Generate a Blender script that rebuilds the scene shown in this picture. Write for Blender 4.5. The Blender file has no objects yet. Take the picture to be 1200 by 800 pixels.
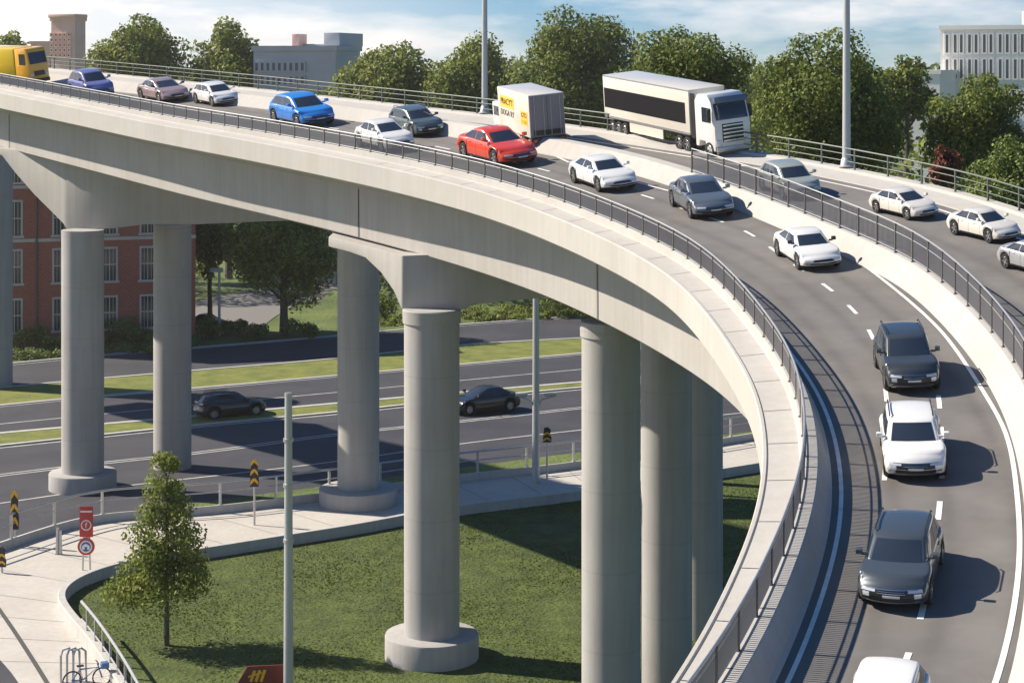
import bpy, bmesh, math, random
import numpy as np
from mathutils import Vector, Matrix
S = bpy.context.scene
COL = S.collection
R = math.radians
# ------------------------------------------------------------------ camera
FPX, CX, VH, CAMZ = 2200.0, 600.0, 80.0, 37.5
cam = bpy.data.cameras.new('camera'); camo = bpy.data.objects.new('camera', cam); COL.objects.link(camo)
cam.sensor_width = 36; cam.lens = 36*FPX/1200
cam.shift_y = -(400-VH)/1200
cam.clip_start = 1; cam.clip_end = 6000
camo.location = (0, 0, CAMZ); camo.rotation_euler = (R(90), 0, 0)
S.camera = camo
# ------------------------------------------------------------------ light
SUN_AZ, SUN_EL = 18.0, 38.0      # sun stands to the left, 30 degrees behind the picture plane
sd = Vector((-math.cos(R(SUN_AZ))*math.cos(R(SUN_EL)), math.sin(R(SUN_AZ))*math.cos(R(SUN_EL)), math.sin(R(SUN_EL))))
sl = bpy.data.lights.new('sun', 'SUN'); so = bpy.data.objects.new('sun', sl); COL.objects.link(so)
sl.energy = 5.0; sl.angle = R(0.6); sl.color = (1, .89, .74)
so.rotation_euler = sd.to_track_quat('Z', 'Y').to_euler(); so.location = (-60, 60, 120)
w = bpy.data.worlds.new('World'); S.world = w; w.use_nodes = True
nt = w.node_tree; nt.nodes.clear()
def N(nt, t, **k):
    n = nt.nodes.new(t)
    for a, b in k.items():
        if a.startswith('i_'): n.inputs[a[2:].replace('_', ' ')].default_value = b
        else: setattr(n, a, b)
    return n
L_ = lambda nt, a, b: nt.links.new(a, b)
sky = N(nt, 'ShaderNodeTexSky', sky_type='NISHITA', sun_disc=False, sun_elevation=R(SUN_EL), sun_rotation=math.atan2(sd.x, sd.y))
sky.air_density = 1.25; sky.dust_density = .7; sky.ozone_density = 3.0
tc = N(nt, 'ShaderNodeTexCoord')
sep = N(nt, 'ShaderNodeSeparateXYZ'); L_(nt, tc.outputs['Generated'], sep.inputs[0])
za = N(nt, 'ShaderNodeMath', operation='MULTIPLY_ADD'); L_(nt, sep.outputs['Z'], za.inputs[0]); za.inputs[1].default_value = 2.2; za.inputs[2].default_value = .10
cmb = N(nt, 'ShaderNodeCombineXYZ'); L_(nt, sep.outputs['X'], cmb.inputs[0]); L_(nt, sep.outputs['Y'], cmb.inputs[1]); L_(nt, za.outputs[0], cmb.inputs[2])
nrm = N(nt, 'ShaderNodeVectorMath', operation='NORMALIZE'); L_(nt, cmb.outputs[0], nrm.inputs[0]); L_(nt, nrm.outputs[0], sky.inputs['Vector'])
mp = N(nt, 'ShaderNodeMapping'); mp.inputs['Scale'].default_value = (1, 1, 4.5); mp.inputs['Location'].default_value = (3.3, 0.2, .37); L_(nt, tc.outputs['Generated'], mp.inputs[0])
nz = N(nt, 'ShaderNodeTexNoise', i_Scale=6.5, i_Detail=9, i_Roughness=.58); L_(nt, mp.outputs[0], nz.inputs['Vector'])
cr = N(nt, 'ShaderNodeValToRGB'); cr.color_ramp.elements[0].position = .46; cr.color_ramp.elements[1].position = .74; L_(nt, nz.outputs[0], cr.inputs[0])
cl = N(nt, 'ShaderNodeMix', data_type='RGBA'); zr = N(nt, 'ShaderNodeMapRange'); zr.inputs['From Min'].default_value = .05; zr.inputs['From Max'].default_value = .22; zr.inputs['To Min'].default_value = 1; zr.inputs['To Max'].default_value = .0; L_(nt, sep.outputs['Z'], zr.inputs['Value'])
cm = N(nt, 'ShaderNodeMath', operation='MULTIPLY'); xr_ = N(nt, 'ShaderNodeMapRange'); xr_.inputs['From Min'].default_value = .0; xr_.inputs['From Max'].default_value = -.30; xr_.inputs['To Min'].default_value = .0; xr_.inputs['To Max'].default_value = .9; L_(nt, sep.outputs['X'], xr_.inputs['Value'])
mxx = N(nt, 'ShaderNodeMath', operation='ADD', use_clamp=True); L_(nt, cr.outputs[0], mxx.inputs[0]); L_(nt, xr_.outputs[0], mxx.inputs[1])
L_(nt, mxx.outputs[0], cm.inputs[0]); L_(nt, zr.outputs[0], cm.inputs[1]); L_(nt, cm.outputs[0], cl.inputs[0]); hs = N(nt, 'ShaderNodeHueSaturation', i_Saturation=1.35); L_(nt, sky.outputs[0], hs.inputs['Color']); L_(nt, hs.outputs[0], cl.inputs[6]); cl.inputs[7].default_value = (9.8, 9.2, 8.8, 1)
bg = N(nt, 'ShaderNodeBackground', i_Strength=.072); L_(nt, cl.outputs[2], bg.inputs[0])
ow = N(nt, 'ShaderNodeOutputWorld'); L_(nt, bg.outputs[0], ow.inputs[0])
S.view_settings.view_transform = 'Standard'; S.view_settings.look = 'None'
S.view_settings.exposure = 0.86; S.view_settings.gamma = 1
S.cycles.max_bounces = 6; S.cycles.diffuse_bounces = 3; S.cycles.transparent_max_bounces = 6

# ------------------------------------------------------------------ helpers
def link(name, me, m=None, parent=None):
    o = bpy.data.objects.new(name, me); COL.objects.link(o)
    if m is not None:
        for mm in (m if isinstance(m, (list, tuple)) else [m]): me.materials.append(mm)
    if parent is not None: o.parent = parent
    return o
def empty(name, loc=(0, 0, 0), rz=0, mat=None):
    o = bpy.data.objects.new(name, None); COL.objects.link(o); o.empty_display_size = .5
    if mat is not None: o.matrix_world = mat
    else: o.location = loc; o.rotation_euler = (0, 0, rz)
    return o
def tag(o, label=None, cat=None, group=None, kind=None):
    if label: o['label'] = label
    if cat: o['category'] = cat
    if group: o['group'] = group
    if kind: o['kind'] = kind
    return o
class MB:
    def __init__(s): s.v = []; s.f = []; s.mi = []
    def add(s, vs, fs, mi=0):
        b = len(s.v); s.v += [tuple(p) for p in vs]; s.f += [tuple(b+i for i in f) for f in fs]; s.mi += [mi]*len(fs); return s
    def box(s, a, b, mi=0, M=None):
        x0, y0, z0 = a; x1, y1, z1 = b
        vs = [(x0,y0,z0),(x1,y0,z0),(x1,y1,z0),(x0,y1,z0),(x0,y0,z1),(x1,y0,z1),(x1,y1,z1),(x0,y1,z1)]
        if M is not None: vs = [M @ Vector(p) for p in vs]
        return s.add(vs, [(0,3,2,1),(4,5,6,7),(0,1,5,4),(1,2,6,5),(2,3,7,6),(3,0,4,7)], mi)
    def tube(s, p, q, r0, r1=None, n=8, cap=True, mi=0):
        r1 = r0 if r1 is None else r1
        p = Vector(p); q = Vector(q); d = (q-p).normalized()
        a = d.orthogonal().normalized(); c = d.cross(a)
        vs = []
        for k in range(n):
            t = 2*math.pi*k/n; u = a*math.cos(t)+c*math.sin(t)
            vs += [p+u*r0, q+u*r1]
        fs = [(2*k, 2*((k+1) % n), 2*((k+1) % n)+1, 2*k+1) for k in range(n)]
        if cap: fs += [tuple(2*k for k in range(n))[::-1], tuple(2*k+1 for k in range(n))]
        return s.add(vs, fs, mi)
    def path(s, pts, r, n=6, mi=0):
        pts = [Vector(p) for p in pts]; m = len(pts)
        vs = []
        for i, p in enumerate(pts):
            d = (pts[min(i+1, m-1)]-pts[max(i-1, 0)]).normalized()
            side = d.cross(Vector((0, 0, 1)))
            if side.length < .05: side = Vector((1, 0, 0))
            side.normalize(); up = side.cross(d)
            rr = r[i] if isinstance(r, (list, tuple)) else r
            for k in range(n):
                t = 2*math.pi*k/n; vs.append(p+(side*math.cos(t)+up*math.sin(t))*rr)
        fs = [(i*n+k, i*n+(k+1) % n, (i+1)*n+(k+1) % n, (i+1)*n+k) for i in range(m-1) for k in range(n)]
        fs += [tuple(range(n))[::-1], tuple((m-1)*n+k for k in range(n))]
        return s.add(vs, fs, mi)
    def lathe(s, prof, c=(0, 0, 0), n=32, mi=0, axis='z'):
        vs = []; m = len(prof)
        for k in range(n):
            t = 2*math.pi*k/n
            for (r, z) in prof:
                if axis == 'z': vs.append((c[0]+r*math.cos(t), c[1]+r*math.sin(t), c[2]+z))
                else: vs.append((c[0]+r*math.cos(t), c[1]+z, c[2]+r*math.sin(t)))
        fs = [(k*m+j, ((k+1) % n)*m+j, ((k+1) % n)*m+j+1, k*m+j+1) for k in range(n) for j in range(m-1)]
        return s.add(vs, fs, mi)
    def prism(s, poly, y0, y1, M=None, mi=0):     # poly in (x,z), extruded along y
        n = len(poly)
        vs = [(p[0], y0, p[1]) for p in poly]+[(p[0], y1, p[1]) for p in poly]
        if M is not None: vs = [M @ Vector(p) for p in vs]
        fs = [tuple(range(n)), tuple(range(n, 2*n))[::-1]]+[(i, i+n, (i+1) % n+n, (i+1) % n) for i in range(n)]
        return s.add(vs, fs, mi)
    def build(s, name, m, parent=None, smooth=False, bevel=0, angle=35):
        me = bpy.data.meshes.new(name); me.from_pydata(s.v, [], s.f)
        if any(s.mi): me.polygons.foreach_set('material_index', s.mi)
        bm = bmesh.new(); bm.from_mesh(me)
        if bevel:
            bmesh.ops.remove_doubles(bm, verts=bm.verts, dist=1e-5)
        bmesh.ops.recalc_face_normals(bm, faces=bm.faces)
        if bevel:
            es = [e for e in bm.edges if len(e.link_faces) == 2 and e.calc_face_angle(0) > R(28)]
            bmesh.ops.bevel(bm, geom=es, offset=bevel, segments=2, affect='EDGES', profile=.6, clamp_overlap=True)
        if smooth or bevel:
            for f in bm.faces: f.smooth = True
            for e in bm.edges:
                if len(e.link_faces) == 2 and e.calc_face_angle(0) > R(angle): e.smooth = False
        bm.to_mesh(me); bm.free(); me.update()
        return link(name, me, m, parent)

def mat(name, col, rough=.7, metal=0, noise=None, bump=None, coat=0, spec=.5, col2=None, scale=None, detail=6, stretch=None, ramp=(.35, .65), emis=None, trans=0):
    m = bpy.data.materials.new(name); m.use_nodes = True; t = m.node_tree; b = t.nodes['Principled BSDF']
    c = tuple(col)+(1,)
    b.inputs['Base Color'].default_value = c; b.inputs['Roughness'].default_value = rough; b.inputs['Metallic'].default_value = metal
    b.inputs['Coat Weight'].default_value = coat; b.inputs['Coat Roughness'].default_value = .04; b.inputs['Specular IOR Level'].default_value = spec
    if col2 is not None:
        tcn = N(t, 'ShaderNodeTexCoord'); g = N(t, 'ShaderNodeNewGeometry')
        mpn = N(t, 'ShaderNodeMapping'); L_(t, g.outputs['Position'], mpn.inputs[0])
        if stretch: mpn.inputs['Scale'].default_value = stretch
        nn = N(t, 'ShaderNodeTexNoise', i_Scale=scale or 1, i_Detail=detail, i_Roughness=.62); L_(t, mpn.outputs[0], nn.inputs['Vector'])
        rp = N(t, 'ShaderNodeValToRGB'); rp.color_ramp.elements[0].position = ramp[0]; rp.color_ramp.elements[1].position = ramp[1]
        rp.color_ramp.elements[0].color = c; rp.color_ramp.elements[1].color = tuple(col2)+(1,)
        L_(t, nn.outputs[0], rp.inputs[0]); L_(t, rp.outputs[0], b.inputs['Base Color'])
    if bump:
        g2 = N(t, 'ShaderNodeNewGeometry')
        n2 = N(t, 'ShaderNodeTexNoise', i_Scale=bump[0], i_Detail=5, i_Roughness=.6); L_(t, g2.outputs['Position'], n2.inputs['Vector'])
        bn = N(t, 'ShaderNodeBump', i_Strength=bump[1], i_Distance=bump[2] if len(bump) > 2 else .05); L_(t, n2.outputs[0], bn.inputs['Height']); L_(t, bn.outputs[0], b.inputs['Normal'])
    return m
def concrete(name, a, bcol, board=0, stain=.5):
    m = bpy.data.materials.new(name); m.use_nodes = True; t = m.node_tree; b = t.nodes['Principled BSDF']; b.inputs['Roughness'].default_value = .82
    b.inputs['Specular IOR Level'].default_value = .3
    g = N(t, 'ShaderNodeNewGeometry')
    n1 = N(t, 'ShaderNodeTexNoise', i_Scale=.22, i_Detail=8, i_Roughness=.65); L_(t, g.outputs['Position'], n1.inputs['Vector'])
    r1 = N(t, 'ShaderNodeValToRGB'); r1.color_ramp.elements[0].position = .3; r1.color_ramp.elements[1].position = .7
    r1.color_ramp.elements[0].color = tuple(a)+(1,); r1.color_ramp.elements[1].color = tuple(bcol)+(1,); L_(t, n1.outputs[0], r1.inputs[0])
    mp_ = N(t, 'ShaderNodeMapping'); mp_.inputs['Scale'].default_value = (1.6, 1.6, .09); L_(t, g.outputs['Position'], mp_.inputs[0])
    n2 = N(t, 'ShaderNodeTexNoise', i_Scale=1.3, i_Detail=6, i_Roughness=.6); L_(t, mp_.outputs[0], n2.inputs['Vector'])
    r2 = N(t, 'ShaderNodeValToRGB'); r2.color_ramp.elements[0].position = .36; r2.color_ramp.elements[1].position = .6
    v = 1-stain*.32; r2.color_ramp.elements[0].color = (v, v*.98, v*.95, 1); r2.color_ramp.elements[1].color = (1, 1, 1, 1); L_(t, n2.outputs[0], r2.inputs[0])
    mx = N(t, 'ShaderNodeMix', data_type='RGBA', blend_type='MULTIPLY'); mx.inputs[0].default_value = 1; L_(t, r1.outputs[0], mx.inputs[6]); L_(t, r2.outputs[0], mx.inputs[7])
    last = mx.outputs[2]
    n3 = N(t, 'ShaderNodeTexNoise', i_Scale=6, i_Detail=6, i_Roughness=.7); L_(t, g.outputs['Position'], n3.inputs['Vector'])
    bn = N(t, 'ShaderNodeBump', i_Strength=.35, i_Distance=.03); L_(t, n3.outputs[0], bn.inputs['Height'])
    if board:
        sp = N(t, 'ShaderNodeSeparateXYZ'); L_(t, g.outputs['Position'], sp.inputs[0])
        fr = N(t, 'ShaderNodeMath', operation='MULTIPLY'); L_(t, sp.outputs['Z'], fr.inputs[0]); fr.inputs[1].default_value = 1/board
        f2 = N(t, 'ShaderNodeMath', operation='FRACT'); L_(t, fr.outputs[0], f2.inputs[0])
        gt = N(t, 'ShaderNodeMath', operation='LESS_THAN'); L_(t, f2.outputs[0], gt.inputs[0]); gt.inputs[1].default_value = .03
        m2 = N(t, 'ShaderNodeMix', data_type='RGBA', blend_type='MULTIPLY'); L_(t, gt.outputs[0], m2.inputs[0]); L_(t, last, m2.inputs[6]); m2.inputs[7].default_value = (.94, .94, .94, 1)
        last = m2.outputs[2]
    L_(t, last, b.inputs['Base Color']); L_(t, bn.outputs[0], b.inputs['Normal'])
    return m
M = {}
M['conc'] = concrete('concrete_pale', (.345, .335, .325), (.395, .385, .375), 0, .22)
M['edge'] = concrete('concrete_edge', (.385, .375, .36), (.44, .43, .41), 0, .14)
M['column'] = concrete('concrete_column', (.335, .33, .325), (.39, .385, .38), 4.5, .28)
M['kerbc'] = concrete('concrete_kerb', (.4, .4, .39), (.5, .49, .47), 0, .3)
M['path'] = concrete('concrete_paving', (.42, .40, .37), (.50, .48, .45), 0, .2)
M['asphalt'] = mat('asphalt_deck', (.135, .128, .122), .85, col2=(.168, .16, .153), scale=.5, bump=(30, .3, .01), detail=9)
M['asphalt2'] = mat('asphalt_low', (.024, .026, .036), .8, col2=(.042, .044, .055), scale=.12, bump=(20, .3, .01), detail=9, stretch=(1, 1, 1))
M['wear'] = mat('asphalt_worn', (.095, .085, .08), .8, col2=(.13, .118, .11), scale=.3, detail=9)
M['paint'] = mat('white_paint', (.62, .61, .58), .6, col2=(.8, .79, .76), scale=2)
M['steel'] = mat('galvanised_steel', (.42, .43, .44), .42, .75, col2=(.5, .5, .5), scale=3)
M['rail'] = mat('painted_rail', (.2, .195, .2), .45, .5)
M['bal'] = mat('baluster_steel', (.30, .29, .30), .4, .5)
M['darksteel'] = mat('dark_steel', (.11, .105, .105), .5, .4)
M['greenrail'] = mat('weathered_rail', (.10, .12, .105), .5, .3)
M['pole'] = mat('pole_grey', (.45, .47, .48), .45, .4)
M['joint'] = mat('joint_dark', (.06, .06, .06), .9)
M['glass'] = mat('car_glass', (.022, .03, .045), .04, 0, spec=.8)
M['tyre'] = mat('tyre', (.02, .02, .02), .85)
M['black'] = mat('black_plastic', (.018, .018, .02), .45)
M['chrome'] = mat('chrome', (.6, .6, .62), .18, .9)
M['alloy'] = mat('alloy', (.42, .42, .43), .3, .8)
M['lamp'] = mat('headlamp', (.6, .62, .66), .1, .1, coat=1)
M['taillamp'] = mat('tail_lamp', (.35, .01, .01), .2, coat=1)
M['plate'] = mat('number_plate', (.7, .7, .68), .5)
M['grass'] = mat('lawn', (.036, .060, .008), .9, col2=(.088, .118, .018), scale=.5, detail=14, bump=(3.5, .9, .25), ramp=(.34, .66))
M['verge'] = mat('verge_grass', (.10, .13, .02), .9, col2=(.20, .21, .04), scale=.4, detail=10, bump=(5, .8, .2), ramp=(.35, .65))
M['bank'] = mat('bank_grass', (.05, .085, .02), .9, col2=(.12, .16, .035), scale=.12, detail=10, bump=(2, .8, .4), ramp=(.35, .65))
def paint(name, c, metal=0, rough=.32):
    return mat('paint_'+name, c, rough, metal, coat=.8, spec=.5)

# pixel (1200 x 800 frame) to a point of the ground (z) or of the tilted deck (height h over it)
DB, DC, DA = .0625, .123, 16.7
def gpt(x, v, z=0.0):
    s = (v-VH)/(CAMZ-z); return Vector(((x-CX)/s, FPX/s, z))
def deckz(X, Y, h=0.0): return DA+DB*X+DC*Y+h
def dpt(x, v, h=0.0):
    s = ((v-VH)+DB*(x-CX)+DC*FPX)/(CAMZ-DA-h)
    return Vector(((x-CX)/s, FPX/s, CAMZ-(v-VH)/s))
def spt(x, v, s): return Vector(((x-CX)/s, FPX/s, CAMZ-(v-VH)/s))
def resample(pts, step, smooth=0):
    P = [Vector((p[0], p[1])) for p in pts]
    P = [P[0]*2-P[1]]+P+[P[-1]*2-P[-2]]
    out = []
    for i in range(1, len(P)-2):
        for k in range(24):
            t = k/24; a, b, c, d = P[i-1], P[i], P[i+1], P[i+2]
            out.append(.5*((2*b)+(c-a)*t+(2*a-5*b+4*c-d)*t*t+(3*b-a-3*c+d)*t**3))
    out.append(P[-2])
    def even(out, step):
        res = [out[0]]; acc = 0
        for i in range(1, len(out)):
            a, b = out[i-1], out[i]; l = (b-a).length
            if l < 1e-9: continue
            t = step-acc
            while t <= l: res.append(a+(b-a)*(t/l)); t += step
            acc = l-(t-step)
        return res
    out = even(out, step)
    for _ in range(smooth):
        out = [out[0]]+[(out[i-1]+out[i]*2+out[i+1])/4 for i in range(1, len(out)-1)]+[out[-1]]
    return out
def normals(c):
    n = []
    for i in range(len(c)):
        d = (c[min(i+1, len(c)-1)]-c[max(i-1, 0)]).normalized(); n.append(Vector((d.y, -d.x)))
    return n       # to the right of travel
def offs(c, d): return [p+q*d for p, q in zip(c, normals(c))]
def sweep(name, c, prof, m, parent=None, zf=deckz, smooth=True, caps=True, bev=0):
    ns = normals(c); mb = MB(); vs = []
    for p, q in zip(c, ns):
        for (d, h) in prof:
            r = p+q*d; vs.append((r.x, r.y, zf(p.x+q.x*d, p.y+q.y*d, h)))
    k = len(prof)
    fs = [(i*k+j, i*k+j+1, (i+1)*k+j+1, (i+1)*k+j) for i in range(len(c)-1) for j in range(k-1)]
    mb.add(vs, fs)
    return mb.build(name, m, parent, smooth=smooth, angle=20)
def sweepmb(mb, c, prof, zf=deckz):
    ns = normals(c); vs = []
    for p, q in zip(c, ns):
        for (d, h) in prof:
            r = p+q*d; vs.append((r.x, r.y, zf(r.x, r.y, h)))
    k = len(prof)
    mb.add(vs, [(i*k+j, i*k+j+1, (i+1)*k+j+1, (i+1)*k+j) for i in range(len(c)-1) for j in range(k-1)])

# ------------------------------------------------------------------ the big curves of the flyover (plan)
G_px = [(-160,68),(-80,84),(0,99),(100,118),(200,137),(300,154),(400,172),(500,192),(600,217),(700,252),(800,299),(855,345),(900,402),(925,442),(939,490),(943,545),(937,590),(922,635),(889,715),(842,800),(770,900),(690,1000)]
G = resample([dpt(x, v, .85) for x, v in G_px], .5, 60)
G2 = resample([dpt(x, v, .85) for x, v in G_px], 1.0, 20)
K_px = [(-200,60),(-60,71),(57,80),(133,87),(300,104),(400,115),(560,133),(700,151),(883,178),(994,197),(1129,226),(1200,248),(1300,285),(1420,340),(1540,420),(1640,520),(1680,640),(1650,800),(1560,960),(1400,1150)]
K = resample([dpt(x, v, .25) for x, v in K_px], 1.0, 20)
MD_px = [(-200,66),(-60,77),(57,86),(133,94),(300,112),(400,124),(500,138),(600,155),(716,176),(781,193),(850,215),(910,237),(970,262),(1040,291),(1082,313),(1121,346),(1160,386),(1200,442),(1222,495),(1236,560),(1242,640),(1234,730),(1210,820),(1168,920),(1100,1040)]
MD = resample([dpt(x, v, .85) for x, v in MD_px], 1.0, 16)
# travel along these lists runs from far left to near right; the right-hand normal points to the camera side (outer edge of G)
fly = tag(empty('flyover', (5, 100, 0)), 'long curving pale concrete flyover on round columns sweeping down to the right', 'bridge')
def out(o):      # keep world position under the flyover empty
    o.matrix_parent_inverse = fly.matrix_basis.inverted(); return o
FOOT = .90       # asphalt begins this far inside the rail line
bar_prof = [(-FOOT, -.05), (-FOOT, .04), (-FOOT+.12, .12), (-.50, .82), (-.46, .86), (0.0, .86), (.04, .84), (.06, .5)]
out(sweep('inner_barrier', G, bar_prof, M['edge'], fly))
edge_prof = [(.06, .5), (.1, .47), (1.10, .45), (1.14, .50), (1.24, .50), (1.28, .44), (1.30, -.9), (1.24, -.98)]
out(sweep('edge_beam', G, edge_prof, M['edge'], fly))
sof_prof = [(1.24, -.98), (1.1, -1.02), (-1.45, -2.1), (-1.55, -2.15)]
out(sweep('overhang', G, sof_prof, M['conc'], fly))
gird_prof = [(-1.55, -2.05), (-1.57, -5.5), (-1.67, -5.6), (-7.6, -5.6), (-7.7, -5.5), (-8.0, -1.9)]
out(sweep('box_girder', G, gird_prof, M['conc'], fly))
# deck sheet: road surface over a slab
def lerpcurve(A, B, n):
    def at(C, t):
        f = t*(len(C)-1); i = min(int(f), len(C)-2); return C[i]+(C[i+1]-C[i])*(f-i)
    return [(at(A, i/n), at(B, i/n)) for i in range(n+1)]
Gi = offs(G2, -FOOT); Ki = offs(K, 1.5)
def sheet(name, A, B, h, m, parent=None, n=240, cols=1, zf=deckz):
    mb = MB(); pr = lerpcurve(A, B, n); vs = []
    for a, b in pr:
        for j in range(cols+1):
            p = a+(b-a)*(j/cols); vs.append((p.x, p.y, zf(p.x, p.y, h)))
    k = cols+1
    mb.add(vs, [(i*k+j, i*k+j+1, (i+1)*k+j+1, (i+1)*k+j) for i in range(n) for j in range(cols)])
    return mb.build(name, m, parent)
rd = tag(sheet('ramp_road', Gi, Ki, 0, M['asphalt'], None, 320, 40), kind='structure')
from mathutils.kdtree import KDTree
kd = KDTree(len(G))
for i_, p in enumerate(G): kd.insert((p.x, p.y, 0), i_)
kd.balance()
at_ = rd.data.attributes.new('lateral', 'FLOAT', 'POINT')
at_.data.foreach_set('value', [kd.find((v.co.x, v.co.y, 0))[2] for v in rd.data.vertices])
t = M['asphalt'].node_tree; bs = t.nodes['Principled BSDF']; src = bs.inputs['Base Color'].links[0].from_socket
an = N(t, 'ShaderNodeAttribute', attribute_name='lateral')
g_ = N(t, 'ShaderNodeNewGeometry'); nn_ = N(t, 'ShaderNodeTexNoise', i_Scale=.35, i_Detail=6); L_(t, g_.outputs['Position'], nn_.inputs['Vector'])
prev = None
for c0, wd in ((2.75, .30), (4.3, .30), (6.3, .3), (7.9, .3), (11.5, .35), (13.2, .35)):
    a1 = N(t, 'ShaderNodeMath', operation='SUBTRACT'); L_(t, an.outputs['Fac'], a1.inputs[0]); a1.inputs[1].default_value = c0
    a2 = N(t, 'ShaderNodeMath', operation='DIVIDE'); L_(t, a1.outputs[0], a2.inputs[0]); a2.inputs[1].default_value = wd
    a3 = N(t, 'ShaderNodeMath', operation='POWER'); a4 = N(t, 'ShaderNodeMath', operation='ABSOLUTE'); L_(t, a2.outputs[0], a4.inputs[0]); L_(t, a4.outputs[0], a3.inputs[0]); a3.inputs[1].default_value = 2
    a5 = N(t, 'ShaderNodeMath', operation='MULTIPLY'); L_(t, a3.outputs[0], a5.inputs[0]); a5.inputs[1].default_value = -1
    a6 = N(t, 'ShaderNodeMath', operation='EXPONENT'); L_(t, a5.outputs[0], a6.inputs[0])
    if prev is None: prev = a6.outputs[0]
    else:
        a7 = N(t, 'ShaderNodeMath', operation='ADD'); L_(t, prev, a7.inputs[0]); L_(t, a6.outputs[0], a7.inputs[1]); prev = a7.outputs[0]
wm = N(t, 'ShaderNodeMath', operation='MULTIPLY'); L_(t, prev, wm.inputs[0]); L_(t, nn_.outputs[0], wm.inputs[1])
wm2 = N(t, 'ShaderNodeMath', operation='MULTIPLY'); L_(t, wm.outputs[0], wm2.inputs[0]); wm2.inputs[1].default_value = .85
mxw = N(t, 'ShaderNodeMix', data_type='RGBA', blend_type='MULTIPLY'); L_(t, wm2.outputs[0], mxw.inputs[0]); L_(t, src, mxw.inputs[6]); mxw.inputs[7].default_value = (.55, .54, .54, 1)
vo = N(t, 'ShaderNodeTexNoise', i_Scale=.09, i_Detail=9, i_Roughness=.7); L_(t, g_.outputs['Position'], vo.inputs['Vector'])
vr = N(t, 'ShaderNodeValToRGB'); vr.color_ramp.elements[0].position = .35; vr.color_ramp.elements[1].position = .62; vr.color_ramp.elements[0].color = (.86, .86, .87, 1); vr.color_ramp.elements[1].color = (1, 1, 1, 1); L_(t, vo.outputs[0], vr.inputs[0])
mxv = N(t, 'ShaderNodeMix', data_type='RGBA', blend_type='MULTIPLY'); mxv.inputs[0].default_value = 1; L_(t, mxw.outputs[2], mxv.inputs[6]); L_(t, vr.outputs[0], mxv.inputs[7]); L_(t, mxv.outputs[2], bs.inputs['Base Color'])
out(sheet('deck_slab', offs(G2, -.7), offs(K, .3), -1.3, M['conc'], fly))
# far edge
out(sweep('far_barrier', K, [(1.95, -.05), (1.9, .04), (.4, .12), (.3, .2), (.25, .25), (-.3, .25), (-.35, .2), (-.4, -1.3), (-.6, -1.3), (1.5, -2.0)], M['edge'], fly))
out(sweep('far_girder', K, [(1.6, -1.9), (1.6, -5.2), (7.5, -5.2), (7.5, -1.9)], M['conc'], fly))
# median with its sloping concrete shoulder
out(sweep('median_barrier', MD, [(.85, -.05), (.82, .05), (.74, .12), (.15, .8), (.1, .86), (-.55, .86), (-.6, .82), (-.85, .1), (-.9, -.05)], M['edge'], fly))
# thin construction joints over the barriers and ledge
def cross(c, i, prof, wd=.035, up=.012):
    p = c[i]; ns = normals(c[max(0, i-1):i+2]); q = ns[min(1, i)]
    t = Vector((-q.y, q.x)); mb = MB()
    for (d0, h0), (d1, h1) in zip(prof[:-1], prof[1:]):
        a = p+q*d0; b = p+q*d1
        vs = []
        for (r, h) in ((a, h0), (b, h1)):
            for sgn in (-1, 1):
                z = r+t*wd*sgn/2; vs.append((z.x, z.y, deckz(z.x, z.y, h+up)))
        mb.add(vs, [(0, 1, 3, 2)])
    out(mb.build('construction_joint', M['joint'], fly))
for i in range(int(len(G)*.55), len(G)-10, 7):
    cross(G, i, [(.12, .47), (1.08, .45)], .03)
    cross(G, i, [(-.45, .86), (-.02, .86)], .03)
# vertical movement joints on the fascia
def nearest(c, P): return min(range(len(c)), key=lambda i: (c[i]-Vector((P[0], P[1]))).length)
for (x, v, h) in ((8, 135, -1), (420, 215, -1), (700, 300, -1)):
    P = dpt(x, v, h); i = min(range(len(G)), key=lambda j: abs(CX+FPX*(G[j]+normals(G[max(0,j-1):j+2])[min(1,j)]*(-1.55)).x/G[j].y-x))
    q = normals(G[i-1:i+2])[1]; t = Vector((-q.y, q.x))
    for (d0, h0, d1, h1) in ((-1.535, -2.25, -1.555, -5.5),):
        vs = []
        for d, h in ((d0, h0), (d1, h1)):
            for sg in (-1, 1):
                r = G[i]+q*(d+.03)+t*.05*sg; vs.append((r.x, r.y, deckz(r.x, r.y, h)))
        mb = MB(); mb.add(vs, [(0, 1, 3, 2)]); out(mb.build('movement_joint', M['joint'], fly))

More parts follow.
